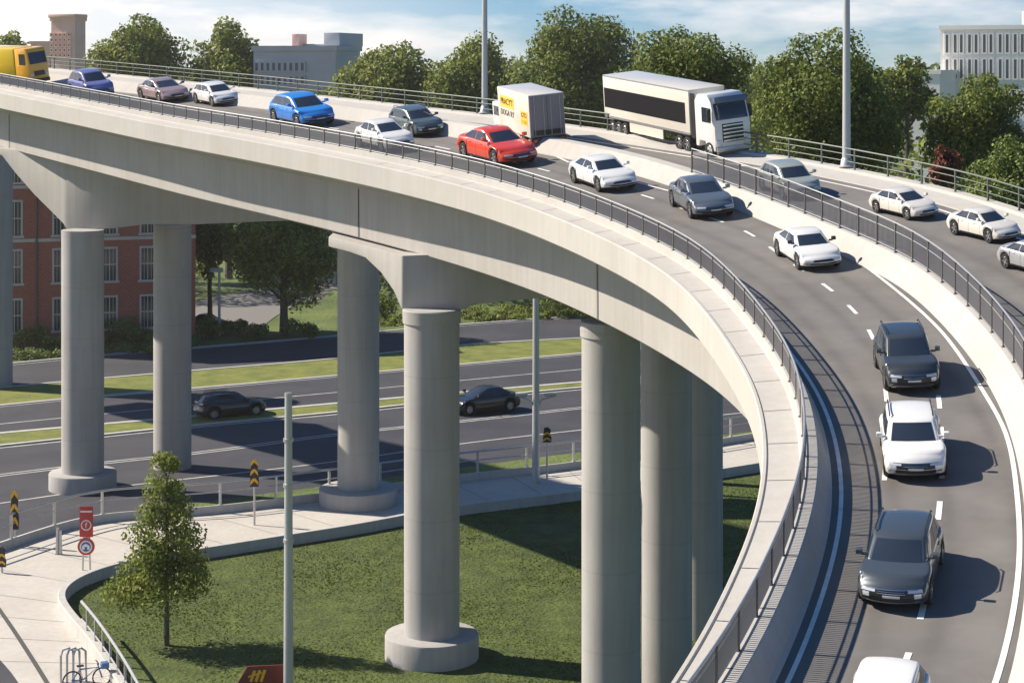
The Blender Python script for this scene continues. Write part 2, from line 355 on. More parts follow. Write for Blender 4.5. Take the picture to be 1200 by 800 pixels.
# ------------------------------------------------------------------ railings
def railing(name, c, c_off, hbase, H, label, post_step, mats, rails, balusters=.16, i0=0, i1=None, step_len=.5, zf=deckz, postw=.045, railr=.032, panel=True):
    cc = offs(c, c_off)[i0:i1]
    mid = cc[len(cc)//2]
    root = tag(empty(name, (mid.x, mid.y, zf(mid.x, mid.y, hbase))), label, 'railing')
    inv = root.matrix_basis.inverted()
    def fin(o): o.matrix_parent_inverse = inv; return o
    for k, hr in enumerate(rails):
        m_ = MB(); m_.path([(p.x, p.y, zf(p.x, p.y, hbase+hr)) for p in cc], railr*(1.25 if k == 0 else .75), 8)
        fin(m_.build('top_rail' if k == 0 else 'lower_rail', mats[0], root, smooth=True))
    n = max(1, int(round(post_step/step_len)))
    for i in range(0, len(cc)-1, n):
        p = cc[i]; z = zf(p.x, p.y, hbase-.02)
        m_ = MB(); m_.box((-postw, -postw, 0), (postw, postw, H)); m_.box((-postw*2, -postw*2, 0), (postw*2, postw*2, .03))
        o = m_.build('post', mats[1], root); d = (cc[i+1]-cc[i]); 
        o.matrix_parent_inverse = inv; o.location = (p.x, p.y, z); o.rotation_euler = (0, 0, math.atan2(d.y, d.x))
        if panel and balusters:
            m_ = MB(); seg = cc[i:i+n+1]; ln = (len(seg)-1)*step_len; k = int(ln/balusters)
            for j in range(1, k):
                f = j/k*(len(seg)-1); a = int(f); q = seg[a]+(seg[min(a+1, len(seg)-1)]-seg[a])*(f-a)
                m_.tube((q.x, q.y, zf(q.x, q.y, hbase+.08)), (q.x, q.y, zf(q.x, q.y, hbase+H*.93)), .026, n=4, cap=False)
            if k > 1: fin(m_.build('baluster_panel', mats[2], root))
    return root
railing('bridge_railing', G, -.06, .86, .98, 'long dark baluster railing along the camera side edge of the flyover, nearest the lawn', 2.0, (M['steel'], M['darksteel'], M['bal']), (.98, .78, .08), .11, 36, len(G)-2)
railing('median_railing', MD, -.05, .86, 1.35, 'dark baluster railing on the median between the ramp and the far carriageway', 2.0, (M['steel'], M['darksteel'], M['bal']), (1.35, .95, .12), .13, max(1, nearest(MD, dpt(815, 203, .85))), len(MD)-15, step_len=1.0)
railing('outer_railing', K, 0, .25, 1.15, 'weathered green grey railing along the far edge of the flyover in front of the trees', 3.0, (M['greenrail'], M['greenrail'], M['greenrail']), (1.15, .8, .4), 0, 20, len(K)-5, step_len=1.0, panel=False, railr=.04)

# ------------------------------------------------------------------ lane markings on the deck
def line_px(px, h=0): return resample([dpt(x, v, 0) for x, v in px], .5, 10)
def ribbon(mb, c, wd, h, zf=deckz): sweepmb(mb, c, [(-wd/2, h), (wd/2, h)], zf)
def dashes(mb, c, wd, h, on, off, zf=deckz, start=0):
    i = start
    while i < len(c)-2:
        seg = c[i:i+on+1]
        if len(seg) > 1: ribbon(mb, seg, wd, h, zf)
        i += on+off
mb = MB(); ribbon(mb, offs(G, -FOOT-.28), .13, .012); ribbon(mb, offs(K, 2.6), .16, .012); ribbon(mb, offs(MD, -1.25), .13, .012)
WR = line_px([(668,191),(740,212),(800,228),(860,243),(919,268),(994,300),(1040,332),(1085,370),(1113,400),(1150,455),(1180,510),(1192,580),(1195,650),(1187,720),(1167,800),(1130,890)])
ribbon(mb, WR, .15, .012)
LA0 = line_px([(-100,92),(50,100),(200,113),(400,133),(518,150),(630,176),(668,191)])
ribbon(mb, LA0, .16, .012)
tag(mb.build('lane_marking', M['paint']), kind='structure')
mb = MB()
LA = line_px([(560,180),(640,200),(740,225),(815,250),(872,270),(920,303),(953,325),(978,343),(1012,377),(1030,415),(1040,480),(1037,560),(1030,600)])
dashes(mb, LA, .16, .012, 3, 5)
LB = line_px([(1085,400),(1098,450),(1104,520),(1103,570),(1098,620),(1088,680),(1078,730),(1060,778),(1030,850)])
dashes(mb, LB, .17, .012, 3, 4)
LC = line_px([(-100,98),(50,110),(200,126),(330,142),(450,160),(560,182)])
dashes(mb, LC, .16, .012, 4, 6)
LD = line_px([(700,158),(850,190),(960,216),(1060,250),(1150,290),(1250,345)])
tag(mb.build('dashed_marking', M['paint']), kind='structure')

# ------------------------------------------------------------------ piers
def column(x, v, dpx, ztop, plinth=None, collar=True, tag_=None):
    b = gpt(x, v); r = dpx/2*b.y/FPX
    m_ = MB(); m_.lathe([(r, 0), (r, ztop-.02)], (b.x, b.y, 0), 48)
    m_.lathe([(0.01, ztop-.02), (r, ztop-.02)], (b.x, b.y, 0), 48)
    c = out(m_.build('pier_column', M['column'], fly, smooth=True))
    if collar:
        m_ = MB(); m_.lathe([(r*.9, ztop-.9), (r*1.05, ztop-.85), (r*1.06, ztop-.05), (r*1.02, ztop+.02), (.01, ztop+.02)], (b.x, b.y, 0), 48); m_.build('collar', M['column'], c, smooth=True)
    if plinth:
        pr, ph = plinth; pr *= b.y/FPX
        m_ = MB(); m_.lathe([(pr, 0), (pr, ph-.12), (pr-.04, ph-.03), (pr-.12, ph), (r*.9, ph+.01)], (b.x, b.y, .02), 56); m_.build('plinth', M['column'], c, smooth=True)
    return b, r
def ztop(x, v, Y): return CAMZ-(v-VH)*Y/FPX
C1 = gpt(97, 572); column(97, 572, 49, ztop(97, 269, C1.y), (39, 1.5), False)
C2 = gpt(202, 548); column(202, 548, 44, ztop(202, 262, C2.y), None, False)
C3 = gpt(420, 590); column(420, 590, 49, ztop(420, 262, C3.y), (46, 1.4), False)
C4 = gpt(506, 771); column(506, 771, 65, ztop(506, 362, C4.y), (55, 1.6), True)
C5 = gpt(716, 850); column(716, 850, 69, ztop(716, 376, C5.y), None, True)
C6 = gpt(781, 806); column(781, 806, 60, ztop(781, 392, C6.y), None, False)
C7 = gpt(822, 745); column(822, 745, 50, ztop(822, 400, C7.y), None, False)
C8 = gpt(-14, 452); column(-14, 452, 56, 29, None, False)
# hammerhead caps: tapered underside, top flush with the girder soffit
def cap(pts, Yf, depth, bev=.12):
    """pts: underside outline from left tip to right tip; Yf(x): distance of the front face"""
    n = len(pts); low = []; top = []
    for (x, v) in pts:
        Y = Yf(x); X = (x-CX)*Y/FPX; zt_ = deckz(X, Y, -5.40); z = min(CAMZ-(v-VH)*Y/FPX, zt_-.7)
        low.append((X, Y, z)); top.append((X, Y, zt_))
    vs = []
    for dy in (0, depth):
        vs += [(a, b+dy, c) for a, b, c in low]+[(a, b+dy, c) for a, b, c in top]
    m_ = MB(); fs = []
    for k in range(n-1):
        fs += [(k, k+1, n+k+1, n+k), (2*n+k+1, 2*n+k, 3*n+k, 3*n+k+1), (k+1, k, 2*n+k, 2*n+k+1), (n+k, n+k+1, 3*n+k+1, 3*n+k)]
    fs += [(0, n, 3*n, 2*n), (n-1, 3*n-1, 4*n-1, 2*n-1)]
    m_.add(vs, fs)
    return out(m_.build('pier_cap', M['conc'], fly, bevel=bev))
cap([(385,274),(395,282),(410,291),(428,302),(446,319),(461,340),(471,363),(541,363),(554,357),(600,352),(655,348),(700,346)], lambda x: C4.y-.9-.085*min(0, x-484)+.012*max(0, x-484), 4.6)
cap([(-60,176),(-20,180),(2,182),(18,203),(40,228),(62,250),(74,262),(78,269),(130,268),(170,263),(230,263),(300,260),(420,256),(470,250)], lambda x: C1.y+.2-.09*min(0, x-97), 5.2)
# ------------------------------------------------------------------ ground
def gz(X, Y, h=0.0): return h
mb = MB(); mb.add([(-900, -150, -.02), (900, -150, -.02), (900, 3000, -.02), (-900, 3000, -.02)], [(0, 1, 2, 3)])
tag(mb.build('ground', M['bank']), kind='structure')
XS = (-160, 0, 123, 240, 394, 540, 681, 900, 1150)
def gl(vs):
    e = vs[-1]-(vs[-2]-vs[-1])*1.45; f = e-(vs[-2]-vs[-1])*1.5
    vv = [vs[0]+(vs[0]-vs[1])*1.3]+list(vs)+[e, f]
    return resample([gpt(x, v) for x, v in zip(XS, vv)], 2.0, 6)
A_bank = gl((428, 416, 407, 394, 381, 371)); A_upb = gl((455, 444, 434, 421, 405, 397)); A_strip = gl((476, 464, 455, 441, 428, 415))
A_l1 = gl((497, 485, 474, 460, 446, 433)); A_mt = gl((509, 498, 488, 474, 461, 449)); A_mb = gl((523, 510, 498, 484, 468, 455))
A_dbl = gl((557, 542, 530, 509, 494, 478)); A_l2 = gl((590, 572, 559, 541, 520, 504)); A_end = gl((640, 606, 588, 568, 548, 530))
A_pt = gl((645, 622, 605, 585, 563, 547))
def band(name, A, B, h, m, kind='structure', n=160): return tag(sheet(name, A, B, h, m, None, n, 1, gz), kind=kind)
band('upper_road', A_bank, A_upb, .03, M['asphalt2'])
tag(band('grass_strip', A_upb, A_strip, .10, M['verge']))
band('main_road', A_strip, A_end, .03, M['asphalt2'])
tag(band('median_grass', A_mt, A_mb, .12, M['verge']))
tag(band('roadside_verge', A_end, A_pt, .05, M['bank']))
mb = MB()
for c, wd in ((A_l1, .3), (offs(A_mt, -1.0), .3), (offs(A_mb, .9), .35), (offs(A_dbl, -.35), .28), (offs(A_dbl, .45), .28), (A_l2, .3), (offs(A_strip, .5), .35), (offs(A_bank, .8), .25)):
    ribbon(mb, c, wd, .045, gz)
tag(mb.build('road_line', mat('dull_road_paint', (.34, .34, .33), .7, col2=(.5, .5, .48), scale=1)), kind='structure')
mb = MB()
for c in (A_bank, A_upb, A_strip, A_mt, A_mb): sweepmb(mb, c, [(-.3, .02), (-.3, .17), (.3, .17), (.3, .02)], gz)
tag(mb.build('road_kerb', M['kerbc']), kind='structure')
# worn lighter slab in the upper road
# paved path and the lawn inside its kerb wall
W_px = [(260,960),(190,870),(150,800),(115,748),(84,712),(74,694),(86,680),(112,668),(160,655),(255,640),(330,628),(420,614),(540,592),(681,575),(900,541),(1150,500)]
Wc = resample([gpt(x, v, .9) for x, v in W_px], .8, 10)
path_outer = resample([gpt(x, v) for x, v in [(-900,1050),(-500,850),(-200,715),(-60,665),(0,645),(60,625),(123,610),(240,603),(394,584),(540,564),(681,548),(900,512),(1150,470)]], 1.0, 10)
tag(sheet('paved_path', path_outer, Wc, .06, M['path'], None, 200, 3, gz), kind='structure')
# lawn polygon
mb = MB()
lp = [Vector((p.x, p.y)) for p in Wc]
cen = Vector((30, 100))
n = len(lp); vs = [(p.x, p.y, .075) for p in lp]+[(p.x, p.y, .075) for p in (Vector((90, 60)), Vector((-10, 60)))]
mb.add(vs, [tuple(range(len(vs)))])
tag(mb.build('lawn', M['grass']), kind='structure')
kw = sweep('retaining_kerb', Wc, [(-.55, .0), (-.55, .88), (-.5, .93), (-.05, .93), (0, .88), (0, 0)], M['kerbc'], None, gz)
tag(kw, 'low curving concrete kerb wall between the paved path and the lawn', 'kerb wall')
kw2 = sweep('low_barrier_wall', path_outer[:], [(.0, 0), (0, .7), (.35, .75), (.4, 0)], M['kerbc'], None, gz)
tag(kw2, 'low grey concrete wall between the road verge and the paved path', 'wall')
# paving joints across the path
mb = MB(); pr = lerpcurve(path_outer, Wc, 150)
for i in range(0, 150, 5):
    a, b = pr[i]; d = (b-a).normalized()*.035; nn = Vector((-d.y, d.x))
    mb.add([(*(a+nn), .066), (*(a-nn), .066), (*(b-nn), .066), (*(b+nn), .066)], [(0, 1, 2, 3)])
tag(mb.build('paving_joint', mat('paving_seam', (.16, .155, .15), .9)), kind='structure')
# strip of lower pavement at the bottom left corner
mb = MB()
a = [gpt(x, v) for x, v in ((-60, 610+30), (0, 716), (62, 812), (110, 900))]
for wd, dd, key in ((.35, 0, 'a'),): ribbon(mb, resample(a, 1.0, 2), .3, .07, gz)
tag(mb.build('drain_strip', M['joint']), kind='structure')
mb = MB(); ribbon(mb, resample([gpt(x, v) for x, v in ((-90,700),(-14,776),(14,815),(60,900))], 1.0, 2), 1.5, .068, gz)
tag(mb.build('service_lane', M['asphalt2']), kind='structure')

def glen(c): return sum((c[i+1]-c[i]).length for i in range(len(c)-1))
railing('path_railing', path_outer, .2, .75, 1.9, 'thin grey two bar railing on the low wall along the road side of the path', 5.0, (M['steel'], M['steel'], M['steel']), (1.9, 1.1), 0, 60, None, step_len=1.0, zf=gz, panel=False, railr=.075, postw=.09)
railing('lawn_railing', Wc, -.25, .9, 1.5, 'pale green steel railing on the kerb wall at the left corner of the lawn', 2.4, (M['steel'], M['steel'], M['steel']), (1.5, .35), 0, 0, int(36/.8), step_len=.8, zf=gz, panel=False, railr=.08, postw=.07)

# ------------------------------------------------------------------ vegetation
def leafmat(name, a, b, tr=.25):
    m = bpy.data.materials.new(name); m.use_nodes = True; t = m.node_tree; t.nodes.clear()
    g = N(t, 'ShaderNodeNewGeometry'); o = N(t, 'ShaderNodeObjectInfo')
    nn = N(t, 'ShaderNodeTexNoise', i_Scale=.45, i_Detail=3); L_(t, g.outputs['Position'], nn.inputs['Vector'])
    ad = N(t, 'ShaderNodeMath', operation='MULTIPLY_ADD'); L_(t, g.outputs['Random Per Island'], ad.inputs[0]); ad.inputs[1].default_value = .5; L_(t, nn.outputs[0], ad.inputs[2])
    rp = N(t, 'ShaderNodeValToRGB'); rp.color_ramp.elements[0].position = .45; rp.color_ramp.elements[1].position = .95
    rp.color_ramp.elements[0].color = tuple(a)+(1,); rp.color_ramp.elements[1].color = tuple(b)+(1,); L_(t, ad.outputs[0], rp.inputs[0])
    p = N(t, 'ShaderNodeBsdfPrincipled', i_Roughness=.6); p.inputs['Specular IOR Level'].default_value = .25; L_(t, rp.outputs[0], p.inputs['Base Color'])
    tb = N(t, 'ShaderNodeBsdfTranslucent'); L_(t, rp.outputs[0], tb.inputs[0])
    mx = N(t, 'ShaderNodeMixShader'); mx.inputs[0].default_value = tr; L_(t, p.outputs[0], mx.inputs[1]); L_(t, tb.outputs[0], mx.inputs[2])
    oo = N(t, 'ShaderNodeOutputMaterial'); L_(t, mx.outputs[0], oo.inputs[0]); return m
LF = [leafmat('leaf_dark', (.06, .092, .014), (.20, .24, .045), .36), leafmat('leaf_mid', (.085, .12, .018), (.26, .30, .06), .36), leafmat('leaf_light', (.07, .11, .022), (.2, .25, .06)), leafmat('leaf_red', (.10, .03, .02), (.26, .09, .05))]
BARK = mat('bark', (.07, .055, .04), .9, col2=(.14, .115, .09), scale=2, stretch=(3, 3, .5))
def leaves(rng, lobes, n, size):
    lob = np.array(lobes); wts = lob[:, 3]**2; wts /= wts.sum()
    idx = rng.choice(len(lob), n, p=wts)
    d = rng.normal(size=(n, 3)); d[:, 2] += .15; d /= np.linalg.norm(d, axis=1)[:, None]
    rad = lob[idx, 3]*(1-.42*rng.random(n)**2.2)*(1+.10*rng.normal(size=n))
    c = lob[idx, :3]+d*rad[:, None]*np.array([1, 1, .82])
    nrm = d+rng.normal(size=(n, 3))*.55; nrm /= np.linalg.norm(nrm, axis=1)[:, None]
    up = rng.normal(size=(n, 3)); a = np.cross(nrm, up); a /= np.linalg.norm(a, axis=1)[:, None]; b = np.cross(nrm, a)
    s = size*(.6+.8*rng.random(n))[:, None]
    q = np.stack([c-a*s*.5, c-b*s*.32, c+a*s*.5, c+b*s*.32], 1).reshape(-1, 3)
    return q
def mesh_quads(name, q):
    n = len(q)//4; me = bpy.data.meshes.new(name)
    me.vertices.add(n*4); me.vertices.foreach_set('co', q.astype(np.float32).ravel())
    me.loops.add(n*4); me.loops.foreach_set('vertex_index', np.arange(n*4, dtype=np.int32))
    me.polygons.add(n); me.polygons.foreach_set('loop_start', np.arange(0, n*4, 4, dtype=np.int32))
    me.update(calc_edges=True); me.validate(); return me
def make_crown(seed, rx, ry, rz, nl, n, size, shape='round'):
    rng = np.random.default_rng(seed); lobes = []
    for k in range(nl):
        while True:
            p = rng.uniform(-1, 1, 3)
            if np.linalg.norm(p) < .85: break
        if shape == 'cone':
            h = rng.random()**1.1; rr = (1-h)*.74+.14; a = rng.uniform(0, 6.28)
            lobes.append((rx*rr*math.cos(a)*rng.uniform(.3, 1), ry*rr*math.sin(a)*rng.uniform(.3, 1), rz*(-1+2*h)*.92, rx*(.16+.22*(1-h)))); continue
        sc = rng.uniform(.2, .42)*(1-.25*abs(p[2]))
        wd = 1-.18*max(0, p[2])
        lobes.append((p[0]*rx*.82*wd, p[1]*ry*.82*wd, p[2]*rz*.86, min(rx, rz)*sc))
    if shape != 'cone': lobes += [(0, 0, 0, min(rx, rz)*.6), (rx*.3, 0, -rz*.2, min(rx, rz)*.5), (-rx*.35, 0, -rz*.15, min(rx, rz)*.5)]
    return lobes, leaves(rng, lobes, n, size)
def tree(name, base, H, rx, rz, label, lf=0, seed=1, n=15000, size=.55, nl=34, cat='tree', group=None, shape='round', tr=.5, ry=None):
    ry = ry or rx*.85
    root = tag(empty(name, base), label, cat, group)
    lobes, q = make_crown(seed, rx, ry, rz, nl, n, size, shape); cz = H-rz
    q = q+np.array([0, 0, cz])
    link('crown', mesh_quads('crown', q), LF[lf], root)
    rr = random.Random(seed); m_ = MB()
    top = cz+rz*(.55 if shape == 'cone' else .1)
    pts = [(0, 0, -.1)]+[(rr.uniform(-.25, .25)*tr, rr.uniform(-.25, .25)*tr, top*k/5) for k in range(1, 6)]
    m_.path(pts, [tr*1.3, tr, tr*.88, tr*.75, tr*.55, tr*.3], 10)
    for k in range(min(14, len(lobes))):
        lx, ly, lz, lr = lobes[k]
        a = Vector(pts[3 if shape != 'cone' else 2]); a.z = max(cz-rz*.9, min(top*.95, cz+lz-abs(lx)*.9-.5)) if shape != 'cone' else max(cz-rz*.95, cz+lz-1.0)
        a.x *= .6; b = Vector((lx, ly, cz+lz)); mdl = (a+b)/2+Vector((0, 0, -.25*abs(lx)*.3))
        m_.path([a, mdl, b], [tr*.4, tr*.26, tr*.1], 6)
    m_.build('trunk', BARK, root, smooth=True)
    return root
def back_tree(x, vtop, wpx, Y, vbot, label, lf, seed, n=16000, group='trees behind the flyover', cat='tree', size=.6):
    s = FPX/Y; H = CAMZ-(vtop-8-VH)/s; rx = wpx/2/s*1.24; zb = CAMZ-(vbot-VH)/s
    return tree('broadleaf_tree', ((x-CX)/s, Y, 0), H, rx, (H-zb)/2, label, lf, seed, int(wpx*(vbot-vtop)*.95), 4.6/s, group=group, tr=.55)
BT = [(163, 12, 112, 330, 130, 'wide rounded green tree behind the flyover, nearest the pink brick tower', 1, 11),
 (268, 22, 92, 335, 135, 'rounded green tree between the widest left tree and the grey block building', 1, 12),
 (16, 38, 62, 340, 120, 'small dim tree top behind the yellow truck at the left edge', 1, 13),
 (443, 42, 122, 315, 170, 'spreading olive green tree just right of the grey block building', 1, 14),
 (556, 40, 112, 310, 170, 'olive green tree crossed by the thinner lamp post', 1, 15),
 (668, -2, 160, 300, 190, 'tallest dark green tree rising above the white box truck', 0, 16),
 (806, 20, 146, 170, 190, 'broad dark tree above the long articulated lorry', 0, 17),
 (972, 20, 178, 150, 232, 'very large dark tree behind the thick grey lamp post', 0, 18),
 (1148, 70, 116, 150, 245, 'rounded dark green tree in front of the white office building', 0, 19),
 (1062, 62, 66, 215, 160, 'dim smaller tree between the large dark tree and the white office building', 0, 20)]
for (x, vt, wpx, Y, vb, lab, lf, sd_) in BT: back_tree(x, vt, wpx, Y, vb, lab, lf, sd_, n=20000 if wpx > 120 else 14000)
back_tree(1192, 152, 108, 128, 300, 'bright light green bushy tree at the right edge beside the outer railing', 2, 31, n=11000, size=.5)
back_tree(1108, 164, 36, 140, 235, 'small reddish leaved shrub tree at the foot of the rounded tree', 3, 32, n=3500, size=.4)
tree('broadleaf_tree', gpt(333, 392), 25.5, 9.6, 11.6, 'large shady tree on the grass bank seen under the flyover', 1, 41, 30000, .5, group='trees seen under the flyover', tr=.55)
tree('broadleaf_tree', gpt(246, 386), 24, 5.5, 10, 'narrower tree beside the red brick building seen under the flyover', 1, 42, 11000, .5, group='trees seen under the flyover', tr=.35)
tree('broadleaf_tree', gpt(470, 345), 26, 9, 8, 'dark tree on the bank between the two middle columns', 0, 43, 12000, .6, group='trees seen under the flyover', tr=.5)
tree('young_tree', gpt(195, 757), 12.8, 3.5, 4.9, 'slender young tree standing alone on the lawn near the path', 1, 52, 13000, .24, 75, shape='cone', tr=.16)
# short blades over the lawn, uncountable
rng = np.random.default_rng(77); W2 = np.array([(p.x, p.y) for p in Wc])
xs_ = rng.uniform(-45, 50, 260000); ys_ = rng.uniform(70, 185, 260000)
inside = np.zeros(len(xs_), bool); pl_ = np.vstack([W2, [[90, 60], [-10, 60]]]); j_ = len(pl_)-1
for i_ in range(len(pl_)):
    (xi, yi), (xj, yj) = pl_[i_], pl_[j_]
    c_ = ((yi > ys_) != (yj > ys_)) & (xs_ < (xj-xi)*(ys_-yi)/(yj-yi+1e-12)+xi); inside ^= c_; j_ = i_
xs_, ys_ = xs_[inside], ys_[inside]; n_ = len(xs_)
th = rng.uniform(0, math.pi, n_); hh = rng.uniform(.04, .12, n_)*(.7+.5*np.sin(xs_*.35)*np.cos(ys_*.27)); ww_ = rng.uniform(.03, .09, n_); lx = rng.normal(0, .06, n_); ly = rng.normal(0, .06, n_)
c0 = np.stack([xs_-np.cos(th)*ww_, ys_-np.sin(th)*ww_, np.full(n_, .07)], 1); c1 = np.stack([xs_+np.cos(th)*ww_, ys_+np.sin(th)*ww_, np.full(n_, .07)], 1)
c2 = np.stack([xs_+lx+np.cos(th)*ww_*.3, ys_+ly+np.sin(th)*ww_*.3, .07+hh], 1); c3 = np.stack([xs_+lx-np.cos(th)*ww_*.3, ys_+ly-np.sin(th)*ww_*.3, .07+hh], 1)
tag(link('grass_blades', mesh_quads('grass_blades', np.stack([c0, c1, c2, c3], 1).reshape(-1, 3)), leafmat('blade', (.055, .088, .011), (.12, .155, .022), .4)), kind='stuff', label='short uneven grass of the lawn', cat='grass')
# shrubs along the brick building and bank
def shrub(x, v, r, h, label, lf, seed, n=1800, size=.35, name='shrub'):
    rng = np.random.default_rng(seed)
    lobes = [(rng.uniform(-.6, .6)*r, rng.uniform(-.4, .4)*r, h*rng.uniform(.3, .65), h*rng.uniform(.28, .42)) for _ in range(9)]
    q = leaves(rng, lobes, n, size); q[:, 2] = np.maximum(q[:, 2], .03)
    o = link(name, mesh_quads(name, q), LF[lf]); o.location = gpt(x, v); tag(o, label, 'shrub', 'shrubs on the grass bank'); return o
SH = [(30, 410, 3, 3.6, 'tall dark shrub at the left corner of the brick wall', 1), (60, 412, 2.6, 2.4, 'low round shrub left of the front left column', 1), (140, 404, 3.2, 4.0, 'tall bright shrub under the brick windows right of the front left column', 2), (166, 402, 2.4, 2.6, 'small low shrub under the last brick windows', 1),
      (238, 397, 3, 3.2, 'dark shrub beside the dark parked car', 0), (300, 398, 3.4, 2.6, 'yellowish shrub left of the shady tree trunk', 2), (352, 396, 3, 2.8, 'leafy shrub right of the shady tree trunk', 2), (15, 404, 2, 2.6, 'narrow shrub beside the leftmost column', 1), (115, 405, 2, 2.5, 'small shrub just right of the front left column', 1), (440, 372, 4, 4, 'dark shrub on the bank between the two middle columns', 0), (665, 372, 5, 5, 'bright bushy shrub below the girder near the lamp mast', 2), (275, 392, 2.6, 2.4, 'low shrub at the foot of the small white lamp', 1), (185, 415, 2, 1.6, 'smallest shrub behind the second column', 1)]
for k, (x, v, r_, h_, lab, lf) in enumerate(SH): shrub(x, v, r_, h_, lab, lf, 100+k)
# low ground cover in front of the building (uncountable)
rng = np.random.default_rng(5)
lob = []
for k in range(260):
    t = rng.random(); x = -20+t*250; v = 426-18*t-rng.random()*10
    p = gpt(x, v); lob.append((p.x, p.y, .2, rng.uniform(.5, .95)))
q = leaves(rng, lob, 22000, .35); q[:, 2] = np.abs(q[:, 2])
tag(link('ground_cover', mesh_quads('ground_cover', q), LF[2]), kind='stuff', label='low leafy ground cover along the brick building', cat='plants')
lob = []
for k in range(200):
    t = rng.random(); x = 400+t*320; v = 385-14*t-rng.random()*14
    p = gpt(x, v); lob.append((p.x, p.y, .2, rng.uniform(.4, 1.0)))
q = leaves(rng, lob, 14000, .4); q[:, 2] = np.abs(q[:, 2])
tag(link('ground_cover', mesh_quads('ground_cover', q), LF[1]), kind='stuff', label='rough undergrowth on the bank across the road', cat='plants')
# grassy mounds of the bank
def mound(x, v, rx, ry, h, nm='grass_bank'):
    c = gpt(x, v); m_ = MB(); n = 28; vs = []
    for i in range(n+1):
        for j in range(n+1):
            a = -1+2*i/n; b = -1+2*j/n; d = max(0, 1-(a*a+b*b)); z = h*d*d*(3-2*d) if d < 1 else h
            vs.append((c.x+a*rx+.3*b*rx*0, c.y+b*ry, z-.03))
    m_.add(vs, [(i*(n+1)+j, (i+1)*(n+1)+j, (i+1)*(n+1)+j+1, i*(n+1)+j+1) for i in range(n) for j in range(n)])
    return tag(m_.build(nm, M['bank'], smooth=True), kind='structure')
mound(560, 345, 26, 20, 5.5); mound(720, 340, 26, 20, 8)
# side road seen past the shady tree
mb = MB(); ribbon(mb, resample([gpt(x, v) for x, v in ((236, 385), (262, 368), (300, 352), (380, 338), (480, 326), (620, 318))], 2, 5), 17, .05, gz)
tag(mb.build('side_road', mat('asphalt_side', (.16, .155, .15), .85)), kind='structure')

# ------------------------------------------------------------------ buildings
def brickmat(name, c1, c2, mort, sc):
    m = bpy.data.materials.new(name); m.use_nodes = True; t = m.node_tree; b = t.nodes['Principled BSDF']; b.inputs['Roughness'].default_value = .85
    tcn = N(t, 'ShaderNodeTexCoord'); sp = N(t, 'ShaderNodeSeparateXYZ'); L_(t, tcn.outputs['Object'], sp.inputs[0]); cb = N(t, 'ShaderNodeCombineXYZ'); 
    ad = N(t, 'ShaderNodeMath', operation='ADD'); L_(t, sp.outputs['X'], ad.inputs[0]); L_(t, sp.outputs['Y'], ad.inputs[1]); L_(t, ad.outputs[0], cb.inputs[0]); L_(t, sp.outputs['Z'], cb.inputs[1])
    bt = N(t, 'ShaderNodeTexBrick', i_Scale=sc); bt.inputs['Color1'].default_value = c1+(1,); bt.inputs['Color2'].default_value = c2+(1,); bt.inputs['Mortar'].default_value = mort+(1,); bt.inputs['Mortar Size'].default_value = .03; L_(t, cb.outputs[0], bt.inputs['Vector'])
    nn = N(t, 'ShaderNodeTexNoise', i_Scale=.5, i_Detail=6); L_(t, tcn.outputs['Object'], nn.inputs['Vector'])
    mx = N(t, 'ShaderNodeMix', data_type='RGBA', blend_type='MULTIPLY'); mx.inputs[0].default_value = .5; L_(t, bt.outputs[0], mx.inputs[6]); L_(t, nn.outputs[1], mx.inputs[7])
    L_(t, bt.outputs[0], b.inputs['Base Color']); return m
BR = brickmat('red_brick', (.40, .10, .055), (.32, .072, .042), (.36, .2, .15), .9)
STONE = mat('pale_stone', (.5, .46, .4), .8, col2=(.58, .54, .48), scale=.6)
WGL = mat('window_glass', (.03, .04, .05), .08, spec=.8)
p0 = gpt(-60, 410); p1 = gpt(229, 399)
dirv = (p1-p0); Lb = dirv.length; rz = math.atan2(dirv.y, dirv.x)
bb = tag(empty('brick_building', p0, rz), 'red brick building with tall white framed windows behind the left columns', 'building')
zt_ = 30
nw = 6
wins = []
for x in (-44, 18, 73, 131, 176, 222):
    s = 8.8-(x+60)/289*.36; wins.append((((x-CX)/s-p0.x)/math.cos(rz), s))
rows = [(15.0, 19.6), (8.6, 13.0), (2.1, 6.4), (22.2, 26.4)]
mb = MB(); ww = .95
xs = sorted([w_[0] for w_ in wins if w_[0]+ww < Lb-.3])
cuts = [0]
for x in xs: cuts += [x-ww, x+ww]
cuts.append(Lb)
for i in range(0, len(cuts), 2): mb.box((cuts[i], 0, 0), (cuts[i+1], 14, zt_))
for x in xs:
    zz = sorted(rows); lo = 0
    for (a, b) in zz: mb.box((x-ww, .003, lo), (x+ww, 13.99, a)); lo = b
    mb.box((x-ww, .003, lo), (x+ww, 13.99, zt_))
    mb.box((x-ww, .6, 0.01), (x+ww, 13.98, zt_-.02))
mb.build('wall', BR, bb)
